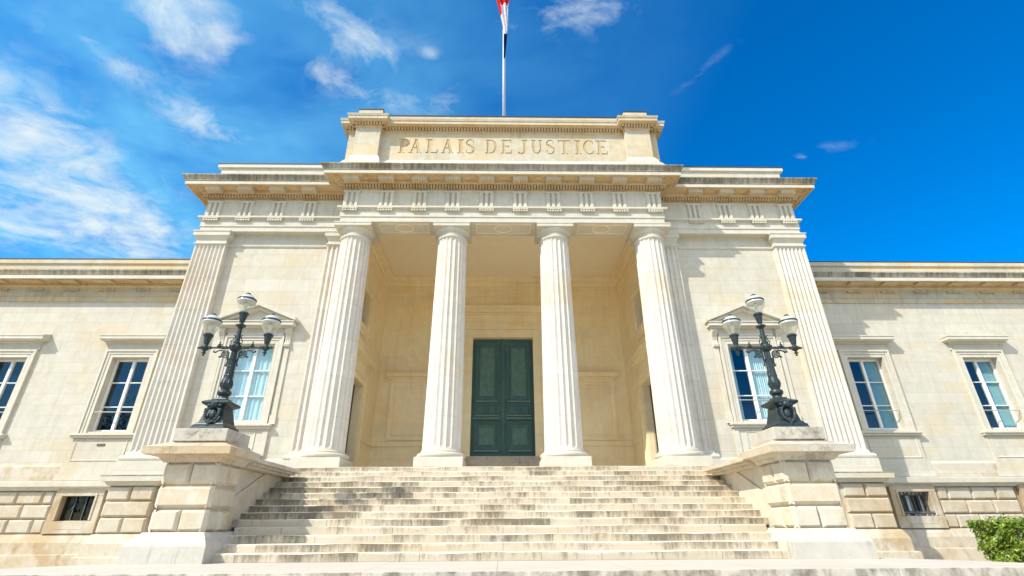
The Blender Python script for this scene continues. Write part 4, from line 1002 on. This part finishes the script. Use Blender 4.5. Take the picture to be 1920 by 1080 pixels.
for i in range(160):
    x, y = rg.uniform(X0+.15,X1), rg.uniform(Y0+.15,Y1)
    tw.tube([(x,y,-2.76),(x+rg.uniform(-.1,.1),y+rg.uniform(-.1,.1),-2.2),(x+rg.uniform(-.2,.2),y+rg.uniform(-.2,.1),ZT-.05)],[.012,.009,.005],5)
wo(tw.build('stems', M_TWIG, None), hd)

# ------------------------------------------------------------------ trees across the square, seen mirrored in the left windows
M_TLEAF = simple('tree_leaves', (.05,.09,.022), .6, .25, 3)
M_BARK = simple('tree_bark', (.09,.07,.05), .9, .2, 8)
for k, (tx, ty, hh, rr_) in enumerate(((-47,-37,13.4,5.4),(-60,-47,15.5,6.4),(-39,-51,14.2,5.4),(-76,-36,14.5,6.0))):
    tr = tag(empty('tree', (tx,ty,-2.76)), ['round leafy tree across the square, nearest of those mirrored in the left wing windows','tallest round leafy tree across the square, mirrored in the left wing windows','leafy tree across the square, southernmost of those mirrored in the left wing windows','leafy tree across the square, westernmost of those mirrored in the left wing windows'][k], 'tree', 'trees across the square')
    m = MB(); m.tube([(0,0,0),(.1,0,1.5),(0,.1,3.0),(.1,.1,hh*.75)],[.28,.22,.18,.05],8)
    for q in range(6):
        a = q*1.05; m.tube([(0,0,2.4+q*.3),(1.2*math.cos(a),1.2*math.sin(a),3.6+q*.35),(rr_*.6*math.cos(a),rr_*.6*math.sin(a),hh*.62)],[.1,.07,.03],6)
    m.build('trunk', M_BARK, tr)
    lm = MB(); cl = [(rg.gauss(0,rr_*.42),rg.gauss(0,rr_*.42),hh*.66+rg.gauss(0,hh*.12)) for _ in range(34)]
    for q in range(9000):
        c = rg.choice(cl); r3 = rr_*.26
        c = Vector((c[0]+rg.gauss(0,r3),c[1]+rg.gauss(0,r3),c[2]+rg.gauss(0,r3*.8))); n = Vector((rg.gauss(0,1),rg.gauss(0,1),rg.gauss(.4,1))).normalized()
        a = n.orthogonal().normalized(); b_ = n.cross(a); L_ = rg.uniform(.10,.2)
        lm.face([c-a*L_, c-b_*L_*.6, c+a*L_, c+b_*L_*.6])
    lm.build('crown', M_TLEAF, tr, merge=False)

# ------------------------------------------------------------------ light, sky
SUN = Vector((-1.35,-1.0,1.6)).normalized()
sl = bpy.data.lights.new('sun','SUN'); sl.energy = 2.95; sl.angle = math.radians(.53); sl.color = (1.0,.955,.86)
so_ = bpy.data.objects.new('sun', sl); COL.objects.link(so_); so_.rotation_euler = SUN.to_track_quat('Z','Y').to_euler(); so_.location = (-20,-20,30)
W = bpy.data.worlds.new('World'); SC.world = W; W.use_nodes = True
nt = W.node_tree; nt.nodes.clear()
class WN(NT):
    def __init__(s, t): s.t = t
w = WN(nt)
sky = w.n('ShaderNodeTexSky', sky_type='NISHITA', sun_disc=False, sun_elevation=math.asin(SUN.z), sun_rotation=math.atan2(SUN.x,SUN.y), altitude=100, air_density=1.0, dust_density=.25, ozone_density=2.5)
hs = w.n('ShaderNodeHueSaturation', {'Hue': .507, 'Saturation': 1.6, 'Value': .75, 'Color': sky.outputs[0]})
tc = w.n('ShaderNodeTexCoord'); d = w.n('ShaderNodeSeparateXYZ', {0: tc.outputs['Generated']})
zc = w.math('MAXIMUM', d.outputs[2], .05)
px = w.math('DIVIDE', d.outputs[0], zc); py = w.math('DIVIDE', d.outputs[1], zc)
pv = w.n('ShaderNodeCombineXYZ', {0: px, 1: py, 2: 0.0}).outputs[0]
CL = [(-1.3882, 1.2783, 1.7899, 2.2715, -4.9642, 0.0672, 0.9), (-1.715, 1.5721, 2.7174, 2.5195, -1.4738, 3.3355, 0.75), (-1.3292, 1.483, 2.462, 2.8073, -5.7891, -0.0415, 0.75), (-1.343, 1.0908, 4.5835, 5.7317, -5.6231, 2.0578, 0.5), (-0.7249, 0.7603, 7.1185, 7.7401, -8.3866, 8.2261, 0.8), (-0.6418, 0.7929, 17.4539, 14.1997, -7.8677, 15.3071, 0.75), (-0.7292, 0.7101, 16.0478, 12.3764, -3.5928, 18.0488, 0.6), (-0.9088, 0.8697, 14.917, 14.3794, -14.5759, 23.6462, 0.8), (-0.9386, 0.79, 26.236, 32.2314, -25.7845, 20.2047, 0.4), (-0.8306, 1.0147, 7.1281, 7.189, -9.7617, 6.2217, 0.85), (-0.7707, 1.0945, 9.3015, 6.2644, -9.3693, 20.5878, 0.35), (-0.3453, 0.7683, 9.5755, 7.8648, -9.7034, 11.3229, 0.85), (-0.4169, 0.8869, 11.6666, 7.8908, -13.226, 19.3856, 0.8), (-0.3889, 0.7016, 21.9577, 10.7612, -6.4946, 34.9812, 0.55), (-0.2905, 0.8164, 12.6996, 6.73, -10.2859, 22.5561, 0.5), (0.1837, 0.6971, 9.6752, -2.333, 1.9534, 17.9904, 0.85), (0.0489, 0.743, 15.3897, -0.6515, 0.5333, 38.3629, 0.45), (-0.169, 0.8177, 25.8946, 21.6411, -29.9651, 27.0116, 0.55), (-0.1439, 0.9689, 11.4187, -9.4014, 23.1295, 16.9462, 0.4), (-0.2813, 0.9616, 6.027, 1.5659, -2.0072, 19.3774, 0.45), (0.9546, 1.1179, 10.4376, -7.2807, 9.3216, 38.4646, 0.30), (0.8984, 1.1652, 30.7181, -14.9845, -6.122, 55.6621, 0.5), (0.4871, 0.8512, 8.3181, -8.9704, 49.9651, 30.9396, 0.3), (-0.6301, 0.7027, 14.9452, 7.9147, 0.5401, 38.0557, 0.45), (-1.0474, 0.7714, 10.13, 11.6393, -9.4614, 15.5149, 0.2)]
tot = None
for cx, cy, a, b, c, e, s_ in CL:
    u = w.math('MULTIPLY_ADD', px, a, w.math('MULTIPLY_ADD', py, b, -(cx*a+cy*b))); v = w.math('MULTIPLY_ADD', px, c, w.math('MULTIPLY_ADD', py, e, -(cx*c+cy*e)))
    r2 = w.math('MULTIPLY_ADD', u, u, w.math('MULTIPLY', v, v))
    # quick bell curve: s/(1+r^2)^3-like falloff without a power per cloud
    k = w.math('DIVIDE', s_, w.math('MULTIPLY_ADD', r2, w.math('MULTIPLY_ADD', r2, .9, .9), 1.0))
    tot = k if tot is None else w.math('ADD', tot, k)
tot = w.math('MINIMUM', tot, 1.1)
wv = w.n('ShaderNodeMapping', {'Vector': pv, 'Rotation': (0,0,.75), 'Scale': (1.0,1.3,1.0)}).outputs[0]
wisp = w.noise(wv, 5.5, 6, .62, .5); fluff = w.noise(pv, 17.0, 5, .62, .4)
dens = w.math('ADD', w.math('MULTIPLY', tot, .22), w.math('ADD', w.math('MULTIPLY', wisp, .76), w.math('MULTIPLY', fluff, .24)))
cm = w.math('MULTIPLY', w.ramp(dens, .56, .88), w.ramp(tot, .04, .65), clamp=True)
veil = w.math('MULTIPLY', w.ramp(w.noise(wv, 2.2, 4, .58, .3), .22, .66), w.math('MULTIPLY', w.ramp(w.math('SUBTRACT', .55, px), 0.0, 1.6), .75), clamp=True)
up = w.math('GREATER_THAN', d.outputs[2], .03)
cm = w.math('MULTIPLY', cm, up)
col = w.mix(cm, w.mix(w.math('MULTIPLY', veil, up), hs.outputs[0], (.75,2.35,3.5)), (2.6,3.0,3.2))
# bright cloud mass added to the unseen sky behind the camera as fill light
fill_cloud = w.math('MULTIPLY', w.ramp(d.outputs[1], -.05, -.45), w.math('MULTIPLY', w.ramp(d.outputs[2], .34, .52), w.ramp(w.noise(tc.outputs['Generated'], 3.5, 2, .6, .4), .40, .56)), clamp=True)
col = w.mix(fill_cloud, col, (11.5,11.1,10.3))
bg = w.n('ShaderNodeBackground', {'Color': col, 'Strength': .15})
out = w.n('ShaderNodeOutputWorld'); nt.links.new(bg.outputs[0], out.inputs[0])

W.cycles.sampling_method = 'MANUAL'; W.cycles.sample_map_resolution = 256
# ------------------------------------------------------------------ camera, view
cam = bpy.data.cameras.new('camera'); cam.lens = 36*935.156/1920; cam.sensor_width = 36; cam.sensor_fit = 'HORIZONTAL'; cam.clip_end = 2000
co = bpy.data.objects.new('camera', cam); COL.objects.link(co)
r_, u_, f_ = Vector((0.999817,-0.0182256,-0.00581654)), Vector((-0.00266685,-0.43383945,0.90098625)), Vector((0.01894446,0.90080584,0.43380865))
r_, u_, f_ = Vector((0.99981698,-0.0182256,-0.00581654)), Vector((-0.00266685,-0.43383945,0.90098625)), Vector((0.01894446,0.90080584,0.43380865))
Mx = Matrix(((r_.x,u_.x,-f_.x,-.0243),(r_.y,u_.y,-f_.y,-15.9379),(r_.z,u_.z,-f_.z,-1.6732),(0,0,0,1)))
co.matrix_world = Mx; SC.camera = co
SC.view_settings.view_transform = 'Standard'; SC.view_settings.look = 'None'; SC.view_settings.exposure = 1.0; SC.view_settings.gamma = 1
SC.cycles.max_bounces = 10; SC.cycles.diffuse_bounces = 8; SC.cycles.transparent_max_bounces = 16
SC.cycles.sample_clamp_indirect = 6
